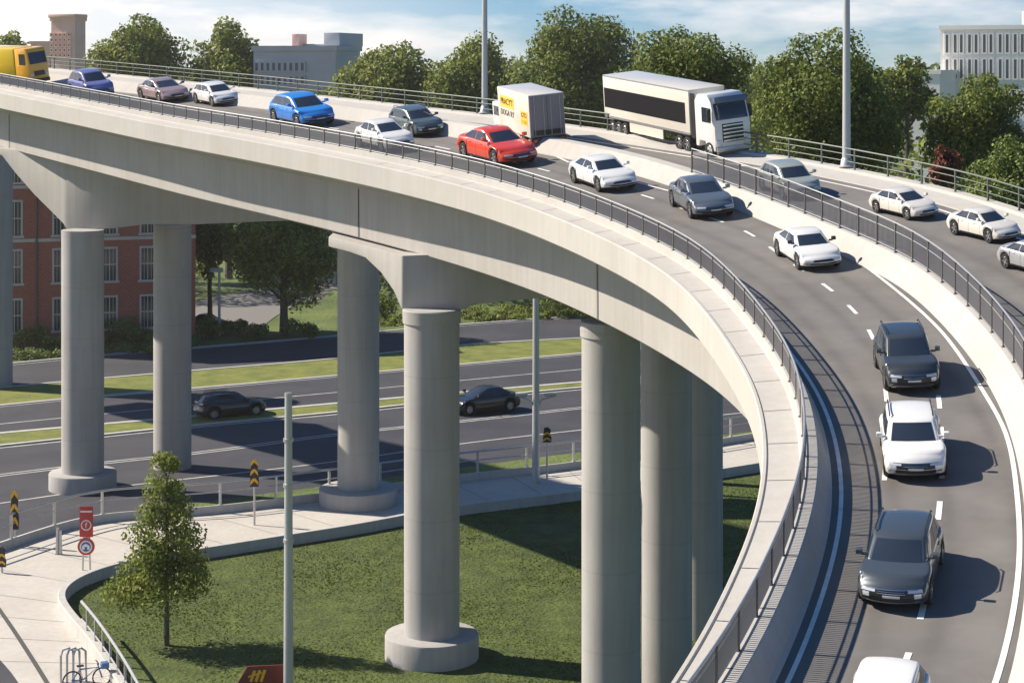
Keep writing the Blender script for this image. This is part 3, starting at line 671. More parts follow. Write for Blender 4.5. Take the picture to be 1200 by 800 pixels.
for x in xs:
    for (a, b) in rows:
        m_ = MB(); t_ = .12
        m_.box((x-ww-.16, -.10, a-.0), (x-ww+.1, .16, b)); m_.box((x+ww-.1, -.10, a), (x+ww+.16, .16, b)); m_.box((x-ww-.16, -.11, b-.08), (x+ww+.16, .16, b+.2))
        m_.box((x-ww+.1, .0, (a+b)/2-.08), (x+ww-.1, .15, (a+b)/2+.08)); m_.box((x-.06, .02, a), (x+.06, .14, b-.1))
        m_.box((x-ww*.5-.03, .04, a), (x-ww*.5+.03, .13, b-.1)); m_.box((x+ww*.5-.03, .04, a), (x+ww*.5+.03, .13, b-.1))
        fr = m_.build('window', STONE, bb)
        m_ = MB(); m_.box((x-ww+.02, .2, a+.02), (x+ww-.02, .24, b-.02)); m_.build('pane', WGL, fr)
        m_ = MB(); m_.box((x-ww-.35, -.28, a-.3), (x+ww+.35, .02, a-.01)); m_.build('sill', STONE, fr)
m_ = MB()
for z in (14.1, 21.3): m_.box((-.05, -.1, z), (Lb+.05, -.004, z+.45))
m_.build('stone_band', STONE, bb)
m_ = MB(); m_.box((-.2, -.2, zt_), (Lb+.2, 14.2, zt_+.6)); m_.build('parapet', STONE, bb)
xd = wins[1][0]+2.9
m_ = MB(); m_.tube((xd, -.15, 0), (xd, -.15, zt_-.5), .13, n=8); m_.build('drainpipe', M['darksteel'], bb, smooth=True)

def far_building(name, x0, x1, vt, Y, depth, m, label, rz=0, win=None, extra=None, cat='building', winmat=None):
    s = FPX/Y; X0 = (x0-CX)/s; X1 = (x1-CX)/s; H = CAMZ-(vt-VH)/s; W_ = X1-X0
    root = tag(empty(name, (X0, Y, 0), rz), label, cat)
    m_ = MB(); m_.box((0, 0, 0), (W_, depth, H)); m_.build('wall', m, root)
    m_ = MB(); m_.box((-.3, -.3, H+.002), (W_+.3, depth+.3, H+.9)); m_.build('cornice', m, root)
    if win:
        for (a, b, v0, v1) in win:
            xa = (a-x0)/s; xb = (b-x0)/s; z0 = CAMZ-(v1-VH)/s; z1 = CAMZ-(v0-VH)/s
            f = MB().box((xa-.3, -.28, z0-.3), (xb+.3, -.01, z0)).box((xa-.3, -.28, z1), (xb+.3, -.01, z1+.25)).box((xa-.3, -.28, z0+.002), (xa, -.01, z1-.002)).box((xb, -.28, z0+.002), (xb+.3, -.01, z1-.002)).build('window', m, root)
            MB().box((xa, -.12, z0), (xb, -.02, z1)).build('pane', winmat or WGL, f)
    if extra:
        for (nm, a, b, v, dy, dd, mm) in extra:
            xa = (a-x0)/s; xb = (b-x0)/s; z1 = CAMZ-(v-VH)/s
            MB().box((xa, dy, H+.9 if z1 > H else 0), (xb, dy+dd, z1)).build(nm, mm, root, bevel=.2)
    return root
WHT = mat('white_render', (.78, .76, .72), .8, col2=(.82, .80, .76), scale=.1)
GRY = mat('grey_panel', (.46, .48, .51), .8, col2=(.52, .54, .56), scale=.2)
PNK = mat('pink_brick', (.74, .46, .38), .85, col2=(.8, .52, .44), scale=.3)
DWN = mat('dim_window', (.12, .13, .15), .4)
wl = []
for x in (1110, 1119.5, 1126.5, 1136, 1143.5, 1153, 1160.5, 1171, 1179, 1188, 1196):
    wl += [(x-1.6, x+1.6, 41, 62), (x-1.6, x+1.6, 70, 92)]
far_building('office_building', 1102, 1290, 35, 420, 7, WHT, 'white office building with narrow vertical windows above the trees at the right', R(-24), wl, [('roof_block', 1192, 1240, 14, 4, 25, WHT)], winmat=DWN)
far_building('low_building', 1060, 1101, 87, 405, 30, WHT, 'low white building wing left of the white office building', R(-24), None)
gw = [(300+k*7.2, 303.5+k*7.2, v, v+9) for k in range(9) for v in (74, 90, 106)]
far_building('block_building', 297, 400, 60, 330, 12, GRY, 'blue grey block building with rooftop boxes behind the flyover', R(-16), gw, [('rooftop_box', 369, 389, 38, 6, 12, GRY), ('chimney', 323, 332, 39, 8, 4, PNK), ('rooftop_box', 334, 366, 51, 10, 14, GRY)], winmat=DWN)
tw = [(60+k*6, 62.5+k*6, v, v+2.2) for k in range(5) for v in (40, 46, 52, 58, 64)]
far_building('brick_tower', 60, 93, 25, 520, 5, PNK, 'pale pink brick tower with stepped top at the far left', R(-22), tw, [('upper_storey', 58.5, 96, 17, -1, 6, PNK)], 'tower', winmat=DWN)
far_building('distant_block', 36, 58, 52, 560, 20, PNK, 'faint low block left of the pink brick tower', 0, None)
MB_h = MB()
# far wooded ridge behind everything: one mass
rng = np.random.default_rng(9); lob = []
for k in range(420):
    x = rng.uniform(-200, 1400); Y = rng.uniform(560, 700); s = FPX/Y; lob.append(((x-CX)/s, Y, rng.uniform(10, 36), rng.uniform(5, 8.5)))
tag(link('distant_wood', mesh_quads('distant_wood', leaves(rng, lob, 60000, 2.2)), LF[0]), kind='stuff', label='far wooded skyline behind the buildings', cat='woodland')
rng = np.random.default_rng(19); lob = []
for k in range(240):
    x = rng.uniform(-100, 1400); Y = rng.uniform(300, 340) if x < 900 else rng.uniform(190, 225); s = FPX/Y; lob.append(((x-CX)/s, Y, rng.uniform(4, 31 if (x < 900 or 1030 < x < 1110) else 25), rng.uniform(3, 5)))
tag(link('understorey', mesh_quads('understorey', leaves(rng, lob, 50000, .9)), LF[0]), kind='stuff', label='dark undergrowth filling the gaps between the trees behind the flyover', cat='bushes')
# ------------------------------------------------------------------ vehicles
class Shell:
    def __init__(s, hx, hy, hz, r, deform): s.h = (hx, hy, hz); s.r = r; s.D = deform
    def P(s, a, b, c):
        p = [a*s.h[0], b*s.h[1], c*s.h[2]]; i = [max(-(h-s.r), min(h-s.r, q)) for h, q in zip(s.h, p)]
        d = Vector([q-k for q, k in zip(p, i)])
        if d.length > 1e-9: d = d.normalized()*s.r if sum(abs(x) > 1e-9 for x in d) > 1 else d
        return s.D(Vector(i)+d)
    def face(s, f, u, v):
        return {'F': lambda: s.P(1, u, v), 'B': lambda: s.P(-1, u, v), 'L': lambda: s.P(u, 1, v), 'R': lambda: s.P(u, -1, v), 'T': lambda: s.P(u, v, 1), 'D': lambda: s.P(u, v, -1)}[f]()
    def mesh(s, xs, ys, zs, dark=True):
        mb = MB()
        for f, A, B in (('F', ys, zs), ('B', ys, zs), ('L', xs, zs), ('R', xs, zs), ('T', xs, ys), ('D', xs, ys)):
            n = len(B); vs = [s.face(f, a, b) for a in A for b in B]
            mb.add(vs, [(i*n+j, (i+1)*n+j, (i+1)*n+j+1, i*n+j+1) for i in range(len(A)-1) for j in range(n-1)], 1 if (f == 'D' and dark) else 0)
        return mb
    def panel(s, mb, f, u0, u1, v0, v1, off=.008, n=8, m=5, skew=0, mi=0):
        pts = []
        for i in range(n+1):
            for j in range(m+1):
                tv = j/m; u = u0+(u1-u0)*i/n; v = v0+(v1-v0)*tv
                if skew: u = u+skew*(tv-.5)*(1 if True else 0)
                e = .01; p = s.face(f, u, v)
                du = s.face(f, min(1, u+e), v)-s.face(f, max(-1, u-e), v); dv = s.face(f, u, min(1, v+e))-s.face(f, u, max(-1, v-e))
                nn = du.cross(dv)
                nn = nn.normalized() if nn.length > 1e-12 else Vector((1, 0, 0))
                if f in ('R', 'B'): pass
                c = Vector({'F': (1, 0, 0), 'B': (-1, 0, 0), 'L': (0, 1, 0), 'R': (0, -1, 0), 'T': (0, 0, 1), 'D': (0, 0, -1)}[f])
                if nn.dot(c) < 0: nn = -nn
                pts.append((p+nn*off, p-nn*.01))
        k = m+1; N_ = len(pts)
        vs = [a for a, b in pts]+[b for a, b in pts]
        fs = [(i*k+j, (i+1)*k+j, (i+1)*k+j+1, i*k+j+1) for i in range(n) for j in range(m)]
        for i in range(n): fs += [(i*k, i*k+N_, (i+1)*k+N_, (i+1)*k), (i*k+m, (i+1)*k+m, (i+1)*k+m+N_, i*k+m+N_)]
        for j in range(m): fs += [(j, j+1, j+1+N_, j+N_), (n*k+j, n*k+j+N_, n*k+j+1+N_, n*k+j+1)]
        mb.add(vs, fs, mi); return mb
def interp(pts, x):
    if x <= pts[0][0]: return pts[0][1]
    for (a, b), (c, d) in zip(pts[:-1], pts[1:]):
        if x <= c:
            t = (x-a)/(c-a); t = t*t*(3-2*t)*.5+t*.5; return b+(d-b)*t
    return pts[-1][1]
SPEC = {
 'sedan': dict(L=4.7, W=1.84, top=[(-2.35, .86), (-2.1, .98), (-1.3, 1.0), (.7, .96), (1.1, .93), (2.0, .78), (2.35, .66)], gx=(1.25, .28, -1.0, -1.85), gz=(.93, 1.43), gw=(.85, .67), rw=.33, wx=(1.42, -1.36)),
 'fastback': dict(L=4.8, W=1.9, top=[(-2.4, .9), (-2.1, 1.0), (-1.2, .98), (.7, .93), (1.1, .9), (2.0, .76), (2.4, .62)], gx=(1.2, .35, -.9, -2.1), gz=(.9, 1.40), gw=(.87, .66), rw=.35, wx=(1.45, -1.42)),
 'suv': dict(L=4.6, W=1.9, top=[(-2.3, 1.0), (-2.1, 1.06), (-1.3, 1.08), (.7, 1.08), (1.0, 1.07), (1.9, .98), (2.3, .84)], gx=(1.25, .42, -1.6, -2.1), gz=(1.04, 1.66), gw=(.88, .73), rw=.38, wx=(1.4, -1.36)),
 'hatch': dict(L=4.3, W=1.82, top=[(-2.15, .95), (-2.0, 1.03), (-1.3, 1.03), (.7, 1.0), (1.0, .98), (1.8, .84), (2.15, .7)], gx=(1.2, .4, -1.4, -1.98), gz=(.97, 1.54), gw=(.84, .69), rw=.34, wx=(1.32, -1.26)),
}
WHEEL = {}
def wheel_mesh(r):
    if r in WHEEL: return WHEEL[r]
    t = MB(); t.lathe([(r*.62, -.11), (r*.92, -.115), (r, -.07), (r, .07), (r*.92, .115), (r*.62, .11)], n=24, axis='y')
    a = MB(); a.lathe([(.01, .06), (r*.16, .075), (r*.2, .06), (r*.22, .03), (r*.6, .02), (r*.64, .10), (r*.6, .11)], n=24, axis='y')
    for k in range(5):
        Mx = Matrix.Rotation(k*2*math.pi/5, 4, 'Y'); a.box((r*.15, .03, -.035), (r*.62, .095, .035), M=Mx)
    o1 = t.build('wheel', M['tyre'], smooth=True); o2 = a.build('rim', M['alloy'], smooth=True); me = (o1.data, o2.data)
    bpy.data.objects.remove(o1); bpy.data.objects.remove(o2); WHEEL[r] = me; return me
def wheels(root, rw, wx, hy, out_=.02):
    t, a = wheel_mesh(rw)
    for x in wx:
        for sy in (1, -1):
            o = link('wheel', t, None, root); o.location = (x, sy*(hy-.12+out_), rw); o.rotation_euler = (0, 0, 0 if sy > 0 else math.pi)
            link('rim', a, None, o)
CARFIX = {}
def car(kind, color, label, name=None, style=0, cat='car', group='cars on the flyover'):
    sp = SPEC[kind]; L2 = sp['L']/2; hy = sp['W']/2; rw = sp['rw']; wx = sp['wx']
    root = tag(empty(name or {'sedan': 'sedan_car', 'fastback': 'coupe_car', 'suv': 'suv_car', 'hatch': 'hatchback_car'}[kind]), label, cat, group)
    hz = .35
    RA = rw+.065
    def D(q):
        t = (q.z+hz)/(2*hz); x = q.x; yb = q.y/hy
        zb = .22+.05*max(0, (abs(x)-.8*L2)/(.2*L2))
        for w_ in wx:
            d = abs(x-w_)
            if d < RA: zb = max(zb, rw+math.sqrt(RA*RA-d*d))
        zt = interp(sp['top'], x)
        z = zb+(zt-zb)*t+.035*(1-yb*yb)*max(0, t-.6)/.4
        e = max(0, (abs(x)-.62*L2)/(.38*L2)); pl = 1-.085*e*e
        sd_ = (.96+.04*min(1, t/.45)) if t < .45 else 1-.085*((t-.45)/.55)**2
        flare = 0
        for w_ in wx: flare += .02*math.exp(-((x-w_)/.42)**2)
        y = q.y*(pl*sd_+flare*(1 if t > .3 else .5))
        # waist crease
        fr = max(0, (abs(x)-.72*L2)/(.28*L2)); sg = 1 if x > 0 else -1
        x = x-sg*fr*(.30*(t-.42)**2*2+.24*yb*yb)
        return Vector((x, y, z))
    sh = Shell(L2, hy, hz, .07, D)
    xs = set([-1, -.985, -.96, -.93, .93, .96, .985, 1]+[i/10 for i in range(-9, 10)])
    for w_ in wx:
        for k in range(-12, 13): xs.add((w_+RA*math.sin(k/12*math.pi/2))/L2)
        xs.add((w_+RA+.001)/L2); xs.add((w_-RA-.001)/L2)
    ys = [-1, -.985, -.95, -.9, -.7, -.4, 0, .4, .7, .9, .95, .985, 1]; zs = [-1, -.93, -.86, -.7, -.4, -.1, .2, .5, .7, .84, .92, 1]
    P = color if not isinstance(color, tuple) else paint(name or kind, color)
    mb = sh.mesh(sorted(xs), ys, zs)
    o = mb.build('body', [P, M['black']], root, smooth=True, angle=50)
    bm = bmesh.new(); bm.from_mesh(o.data); bmesh.ops.remove_doubles(bm, verts=bm.verts, dist=.002); bmesh.ops.recalc_face_normals(bm, faces=bm.faces)
    for e in bm.edges: e.smooth = not (len(e.link_faces) == 2 and e.calc_face_angle(0) > R(50))
    bm.to_mesh(o.data); bm.free()
    # greenhouse
    xa, xr, xq, xc = sp['gx']; z0, z1 = sp['gz']; wb, wr = sp['gw']
    hzg = (z1-z0)/2; hxg = (xa-xc)/2
    def Dg(q):
        t = min(1, max(0, (q.z+hzg)/(2*hzg))); a = min(1, max(0, (q.x+hxg)/(2*hxg))); yb = max(-1, min(1, q.y/wb))
        xf = xa+(xr-xa)*t; xb = xc+(xq-xc)*t; x = xb+(xf-xb)*a
        x += (.13*(1-yb*yb)-.05)*(max(0, a-.6)/.4) - .06*(1-yb*yb)*(max(0, .4-a)/.4)
        wdt = wb+(wr-wb)*t**1.15; y = yb*wdt*(1-.10*max(0, (abs(2*a-1)-.4)/.6)**2)
        z = z0-.06+(z1-z0+.06)*t - (.10*abs(2*a-1)**3+ .03*yb*yb)*t
        return Vector((x, y, z))
    gh = Shell(hxg, wb, hzg, .06, Dg)
    gx_ = [-1, -.98, -.95, -.9, -.7, -.5, -.25, 0, .25, .5, .7, .9, .95, .98, 1]; gy = [-1, -.96, -.92, -.7, -.35, 0, .35, .7, .92, .96, 1]; gzs = [-1, -.5, 0, .5, .72, .86, .94, 1]
    o = gh.mesh(gx_, gy, gzs, False).build('cabin', [P], root, smooth=True, angle=50)
    bm = bmesh.new(); bm.from_mesh(o.data); bmesh.ops.remove_doubles(bm, verts=bm.verts, dist=.002); bmesh.ops.recalc_face_normals(bm, faces=bm.faces); bm.to_mesh(o.data); bm.free()
    gh.panel(MB_ := MB(), 'F', -.88, .88, -.82, .86, .008, 12, 6).build('windscreen', M['glass'], root, smooth=True)
    gh.panel(MB_ := MB(), 'B', -.84, .84, -.5, .82, .008, 12, 6).build('rear_window', M['glass'], root, smooth=True)
    for f in 'LR':
        segs = ((-.86, -.50, .0), (-.46, .02, 0), (.07, .80, 0)) if kind in ('suv', 'hatch') else ((-.80, -.02, 0), (.04, .82, 0))
        for (a, b, _) in segs: gh.panel(MB(), f, a, b, -.62, .68, .007, 6, 4).build('side_window', M['glass'], root, smooth=True)
    # front end
    lo = -.62
    hl = (.50, .93)
    for sg in (1, -1):
        m_ = MB(); sh.panel(m_, 'F', sg*hl[0], sg*hl[1], .22, .5, .012, 5, 3); m_.build('headlight', M['lamp'], root, smooth=True)
        m_ = MB(); sh.panel(m_, 'B', sg*.45, sg*.94, .25, .55, .012, 5, 3); m_.build('tail_light', M['taillamp'], root, smooth=True)
        m_ = MB(); xm = xa-.42; m_.box((xm-.09, sg*(wb+.06)-.0, z0+.10), (xm+.09, sg*(wb+.24), z0+.25)); m_.box((xm-.04, sg*(wb-.08), z0+.06), (xm+.04, sg*(wb+.1), z0+.14)); m_.build('mirror', P if style != 2 else M['black'], root, bevel=.03)
        for xh in (.25, -.75): sh.panel(MB(), 'L' if sg > 0 else 'R', (xh-.1)/L2, (xh+.1)/L2, .60, .68, .03, 2, 1).build('door_handle', P, root)
        for xh in (.78, -.18, -1.0): sh.panel(MB(), 'L' if sg > 0 else 'R', (xh-.008)/L2, (xh+.008)/L2, -.7, .9, .002, 1, 6).build('door_seam', M['black'], root)
    m_ = MB(); sh.panel(m_, 'F', *((-.56, .56, -.06) if kind != 'suv' else (-.66, .66, -.18)), .42, .008, 8, 3); g_ = m_.build('grille', M['black'], root, smooth=True)
    m_ = MB()
    for vv in ((.12, .15), (.28, .31), (.43, .47)): sh.panel(m_, 'F', -.42, .42, vv[0], vv[1], .02, 8, 1)
    if style in (0, 1): m_.build('chrome_bar', M['chrome'], root)
    m_ = MB(); sh.panel(m_, 'F', -.72, .72, -.66, -.28, .01, 8, 2); m_.build('lower_intake', M['black'], root, smooth=True)
    m_ = MB(); sh.panel(m_, 'F', -.26, .26, -.24, -.04, .03, 3, 1); m_.build('number_plate', M['plate'], root)
    m_ = MB(); sh.panel(m_, 'B', -.26, .26, -.1, .12, .02, 3, 1); m_.build('number_plate', M['plate'], root)
    for sg in (1, -1):
        m_ = MB(); sh.panel(m_, 'F', sg*.74, sg*.92, -.52, -.30, .015, 3, 2); m_.build('fog_light', M['black'] if style != 1 else M['chrome'], root)
        m_ = MB(); sh.panel(m_, 'L' if sg > 0 else 'R', (wx[1]+RA+.03)/L2, (wx[0]-RA-.03)/L2, -.97, -.72, .012, 10, 1); m_.build('sill', M['black'], root)
    if kind == 'suv':
        m_ = MB(); sh.panel(m_, 'F', -.80, .80, -.78, -.70, .03, 8, 1); m_.build('bumper_trim', M['alloy'], root)
        m_ = MB(); sh.panel(m_, 'F', -.80, .80, .44, .49, .02, 8, 1); m_.build('bonnet_trim', M['chrome'], root)
        for sg in (1, -1):
            m_ = MB(); sh.panel(m_, 'F', sg*.68, sg*.88, -.30, .12, .02, 3, 3); m_.build('fog_light', M['lamp'], root, smooth=True)
        for sg in (1, -1):
            m_ = MB(); m_.path([(xr-.25, sg*(wr-.06), z1-.03), (xr-.35, sg*(wr-.06), z1+.05), (xq+.3, sg*(wr-.06), z1+.05), (xq+.15, sg*(wr-.06), z1-.05)], .022); m_.build('roof_rail', M['black'], root)
    m_ = MB(); m_.box((-L2*.86, -hy*.62, .2), (L2*.86, hy*.62, .62)); m_.build('underbody', M['black'], root)
    wheels(root, rw, wx, hy)
    return root
def place(root, X, Y, ang, sc=1.0, deck=True, zs=1.0):
    """ang: heading of travel in plan, degrees (0 = +X, -90 = to the camera)"""
    if deck:
        n = Vector((-DB, -DC, 1)).normalized(); a = R(ang)
        f = Vector((math.cos(a), math.sin(a), 0)); f = Vector((f.x, f.y, DB*f.x+DC*f.y)).normalized(); l = n.cross(f)
        Mx = Matrix(((f.x, l.x, n.x), (f.y, l.y, n.y), (f.z, l.z, n.z))).to_4x4(); z = deckz(X, Y, .004)
    else: Mx = Matrix.Rotation(R(ang), 4, 'Z'); z = .035
    root.matrix_world = Matrix.Translation((X, Y, z)) @ Mx @ Matrix.Diagonal((sc, sc, sc*zs, 1))
def bbox_px(root):
    x0 = y0 = 1e9; x1 = y1 = -1e9
    mw = root.matrix_basis
    def walk(o, m):
        nonlocal x0, x1, y0, y1
        for c in o.children:
            mm = m @ c.matrix_parent_inverse @ c.matrix_basis
            if c.type == 'MESH' and not c.name.startswith('mirror'):
                for v in c.data.vertices:
                    p = mm @ v.co
                    if p.y < 1: continue
                    x = CX+FPX*p.x/p.y; y = VH+FPX*(CAMZ-p.z)/p.y
                    x0 = min(x0, x); x1 = max(x1, x); y0 = min(y0, y); y1 = max(y1, y)
            walk(c, mm)
    walk(root, mw); return x0, y0, x1, y1
FIT = {}
#FIT_BEGIN
#FIT_END
def fitcar(key, root, box, ang, deck=True, smin=.6, smax=1.6):
    if key in FIT: X, Y, s, zs = FIT[key]; place(root, X, Y, ang, s, deck, zs); return
    bx0, by0, bx1, by1 = box; u, v = (bx0+bx1)/2, by1-8; s = 1; zs = 1
    for it in range(8):
        P = dpt(u, v) if deck else gpt(u, v)
        place(root, P.x, P.y, ang, s, deck, zs); b = bbox_px(root)
        if it: zs = max(.92, min(1.16, zs*((by1-by0)/(b[3]-b[1]))**.8))
        s *= ((bx1-bx0)/(b[2]-b[0]))**.9; s = max(smin, min(smax, s))
        u += (bx0+bx1)/2-(b[0]+b[2])/2; v += by1-b[3]
    print('FITC', repr(key), (round(P.x, 3), round(P.y, 3), round(s, 3), round(zs, 3)), 'box', [round(q) for q in b], 'want', box)
WH = paint('white', (.72, .72, .70)); WH2 = paint('warm_white', (.66, .63, .58)); SLV = paint('silver', (.42, .43, .44), .3); GRM = paint('grey_metal', (.15, .175, .20), .45, .3); DGR = paint('dark_grey', (.065, .072, .075), .45, .28)
BLU = paint('bright_blue', (.02, .20, .62)); PUR = paint('violet_blue', (.12, .13, .34)); RED = paint('red', (.62, .045, .014)); TEAL = paint('grey_green', (.10, .13, .13), .3); BEI = paint('beige_green', (.33, .36, .32), .2); BLK = paint('black', (.012, .012, .016)); STL = paint('steel_blue', (.15, .18, .23), .4); MAR = paint('maroon_car', (.28, .2, .2))
CARS = [
 ('c2', 'hatch', PUR, 'violet blue car just right of the yellow truck', (79, 79, 134, 118), -56, 0),
 ('c3', 'sedan', MAR, 'small dusty pink car with dark red front between the violet car and a white car', (160, 90, 222, 121), -56, 2),
 ('c4', 'hatch', WH, 'small white car between the pink car and the bright blue car', (225, 96, 280, 125), -56, 0),
 ('c5', 'hatch', BLU, 'bright blue car near the middle of the upper ramp', (313, 108, 394, 150), -58, 0),
 ('c6', 'sedan', WH, 'white saloon close to the railing between the bright blue car and the red car', (415, 138, 486, 179), -60, 1),
 ('c7', 'suv', TEAL, 'grey green people carrier behind the white saloon and left of the red car', (454, 123, 520, 161), -62, 2),
 ('c8', 'fastback', RED, 'bright red car with black nose beside the railing', (535, 146, 630, 196), -61, 0),
 ('c11', 'fastback', WH, 'white car in front of the articulated lorry and right of the red car', (666, 180, 747, 225), -68, 1),
 ('c12', 'sedan', GRM, 'blue grey saloon between two white cars on the ramp', (783, 204, 860, 256), -79, 0),
 ('c13', 'fastback', WH, 'low white sports car on the bend above the three sport utility cars', (906, 265, 986, 316), -80, 2),
 ('c14', 'suv', DGR, 'dark grey sport utility car, farthest of the three in a line', (1023, 373, 1102, 457), -94, 0),
 ('c15', 'suv', WH, 'white sport utility car between two dark grey ones', (1030, 471, 1110, 557), -99, 1),
 ('c16', 'suv', paint('graphite', (.075, .088, .10), .4, .3), 'dark grey sport utility car nearest the camera', (1005, 595, 1107, 708), -109, 0),
 ('c18', 'hatch', BEI, 'greenish grey hatchback in the far carriageway behind the median railing', (888, 186, 962, 234), -76, 0),
 ('c19', 'sedan', WH2, 'white saloon in the far carriageway right of the greenish hatchback', (1018, 218, 1100, 258), -63, 1),
 ('c20', 'fastback', WH2, 'white saloon in the far carriageway nearest the right edge', (1109, 238, 1197, 285), -63, 0),
]
for (key, kind, col, lab, box, ang, st) in CARS: fitcar(key, car(kind, col, lab, style=st), box, ang)
r_ = car('fastback', SLV, 'silver car cut off by the right edge of the picture', style=0); fitcar('c21', r_, (1168, 272, 1262, 326), -64)
r_ = car('hatch', WH, 'white car roof just entering at the bottom edge', style=0); fitcar('c17', r_, (977, 781, 1093, 900), -110)
r_ = car('suv', BLK, 'black sport utility car on the lower road between the second and third columns', group='cars on the lower road'); fitcar('g1', r_, (226, 456, 312, 492), 8+22, False, .8, 2)
r_ = car('sedan', BLK, 'black saloon on the lower road right of the central column', group='cars on the lower road'); fitcar('g2', r_, (523, 450, 610, 487), 180+29, False, .8, 2)
r_ = car('sedan', BLK, 'dark car parked by the side road behind the bank', group='cars on the lower road'); fitcar('g4', r_, (222, 362, 266, 386), -30, False, .8, 2)

# --- trucks
def rbox(a, b, m, name, root, bev=.05): return MB().box(a, b).build(name, m, root, bevel=bev)
def twheels(root, xs, hy, r=.5, w2=False):
    t, a = wheel_mesh(r)
    for x in xs:
        for sy in (1, -1):
            o = link('wheel', t, None, root); o.location = (x, sy*(hy-.12), r); o.scale = (1, 1.5, 1); o.rotation_euler = (0, 0, 0 if sy > 0 else math.pi); link('rim', a, None, o)
CRM = paint('cream', (.66, .62, .54), 0, .45)
BND = mat('matt_black_band', (.012, .012, .014), .8, spec=.08)
def lorry():
    root = tag(empty('articulated_lorry'), 'long articulated lorry with cream trailer, black side band and white cab', 'lorry')
    Lr, Lf = -8.2, 2.4
    tr = rbox((Lr, -1.27, 1.15), (Lf, 1.27, 4.1), CRM, 'trailer_box', root, .04)
    for sy in (-1, 1):
        MB().box((Lr+.12, sy*1.268-.012*(sy < 0), 1.85), (Lf-.45, sy*1.268+.012*(sy > 0), 3.22)).build('side_band', BND, tr)
        MB().box((Lr+3.2, sy*1.2-.03, .45), (-.9, sy*1.2+.03, 1.15)).build('side_skirt', CRM, root)
        MB().box((Lr+.05, sy*1.27-.015*(sy < 0), 1.15), (Lf-.05, sy*1.27+.015*(sy > 0), 1.30)).build('side_rail', M['steel'], tr)
        MB().box((Lr+.05, sy*1.27-.015*(sy < 0), 4.0), (Lf-.05, sy*1.27+.015*(sy > 0), 4.09)).build('roof_rail', M['steel'], tr)
    rbox((Lr+.1, -.6, .8), (4.6, .6, 1.14), M['black'], 'chassis', root)
    MB().box((Lr-.04, -1.2, 1.2), (Lr-.003, 1.2, 4.05)).build('rear_door', CRM, root)
    prof = [(2.95, .55), (2.95, 3.5), (3.3, 3.95), (4.35, 3.98), (4.75, 3.55), (5.1, 2.35), (5.15, 1.0), (5.08, .4), (4.8, .38), (4.1, .38), (4.0, .95), (3.4, .95), (3.3, .55)]
    cab = MB().prism(prof, -1.23, 1.23).build('cab', WH, root, bevel=.10)
    def slab(p, q, y, th, m, nm, par):
        (x0, z0), (x1, z1) = p, q; d = Vector((x1-x0, 0, z1-z0)).normalized(); n = Vector((d.z, 0, -d.x))
        if n.x < 0: n = -n
        vs = []
        for (x, z) in (p, q):
            for yy in (-y, y):
                for o in (.012, th): vs.append((x+n.x*o, yy, z+n.z*o))
        return MB().add(vs, [(0, 1, 3, 2), (4, 6, 7, 5), (1, 5, 7, 3), (0, 2, 6, 4), (0, 4, 5, 1), (2, 3, 7, 6)]).build(nm, m, par, bevel=.008)
    slab((5.09, 2.38), (4.79, 3.45), 1.10, .03, M['glass'], 'windscreen', root)
    slab((4.86, 3.40), (4.72, 3.74), 1.12, .30, STL, 'sun_visor', root)
    slab((5.15, .95), (5.10, 2.12), .72, .04, M['black'], 'grille', root)
    for k in range(5): slab((5.18-.005*k, 1.0+.24*k), (5.175-.005*k, 1.10+.24*k), .70, .06, M['chrome'], 'grille_bar', root)
    for sy in (1, -1):
        rbox((5.08, sy*.98-.2, .72), (5.2, sy*.98+.2, 1.12), M['lamp'], 'headlight', root, .04)
        rbox((4.75, sy*1.42-.12, 2.35), (4.9, sy*1.42+.12, 3.15), M['black'], 'mirror', root, .04)
        MB().box((3.75, sy*1.232-.01, 2.2), (4.72, sy*1.232+.01, 3.15)).build('side_window', M['glass'], root)
        MB().box((2.5, sy*1.2-.03, 1.0), (2.95, sy*1.2+.03, 3.9)).build('side_fairing', M['black'], root)
    rbox((5.0, -1.15, .35), (5.22, 1.15, .66), SLV, 'bumper', root, .05)
    twheels(root, (-7.3, -6.5, -5.7, 1.0, 1.9, 4.45), 1.22, .48)
    return root
lo_ = lorry(); fitcar('t1', lo_, (706, 84, 880, 184), -64, True, .8, 1.6)
def text_mesh(txt, size, m, name, parent, matx, depth=.01):
    cu = bpy.data.curves.new(name, 'FONT'); cu.body = txt; cu.size = size; cu.extrude = depth; cu.align_x = 'CENTER'; cu.align_y = 'CENTER'
    to = bpy.data.objects.new(name, cu); COL.objects.link(to)
    dg = bpy.context.evaluated_depsgraph_get(); me = bpy.data.meshes.new_from_object(to.evaluated_get(dg)); bpy.data.objects.remove(to)
    me.materials.clear(); o = link(name, me, m, parent); o.matrix_local = matx; return o
YEL = mat('yellow_print', (.85, .5, .05), .5); ORA = paint('orange', (.92, .45, .015)); YLB = paint('yellow', (.95, .62, .005)); GBX = mat('box_door', (.22, .22, .24), .5)
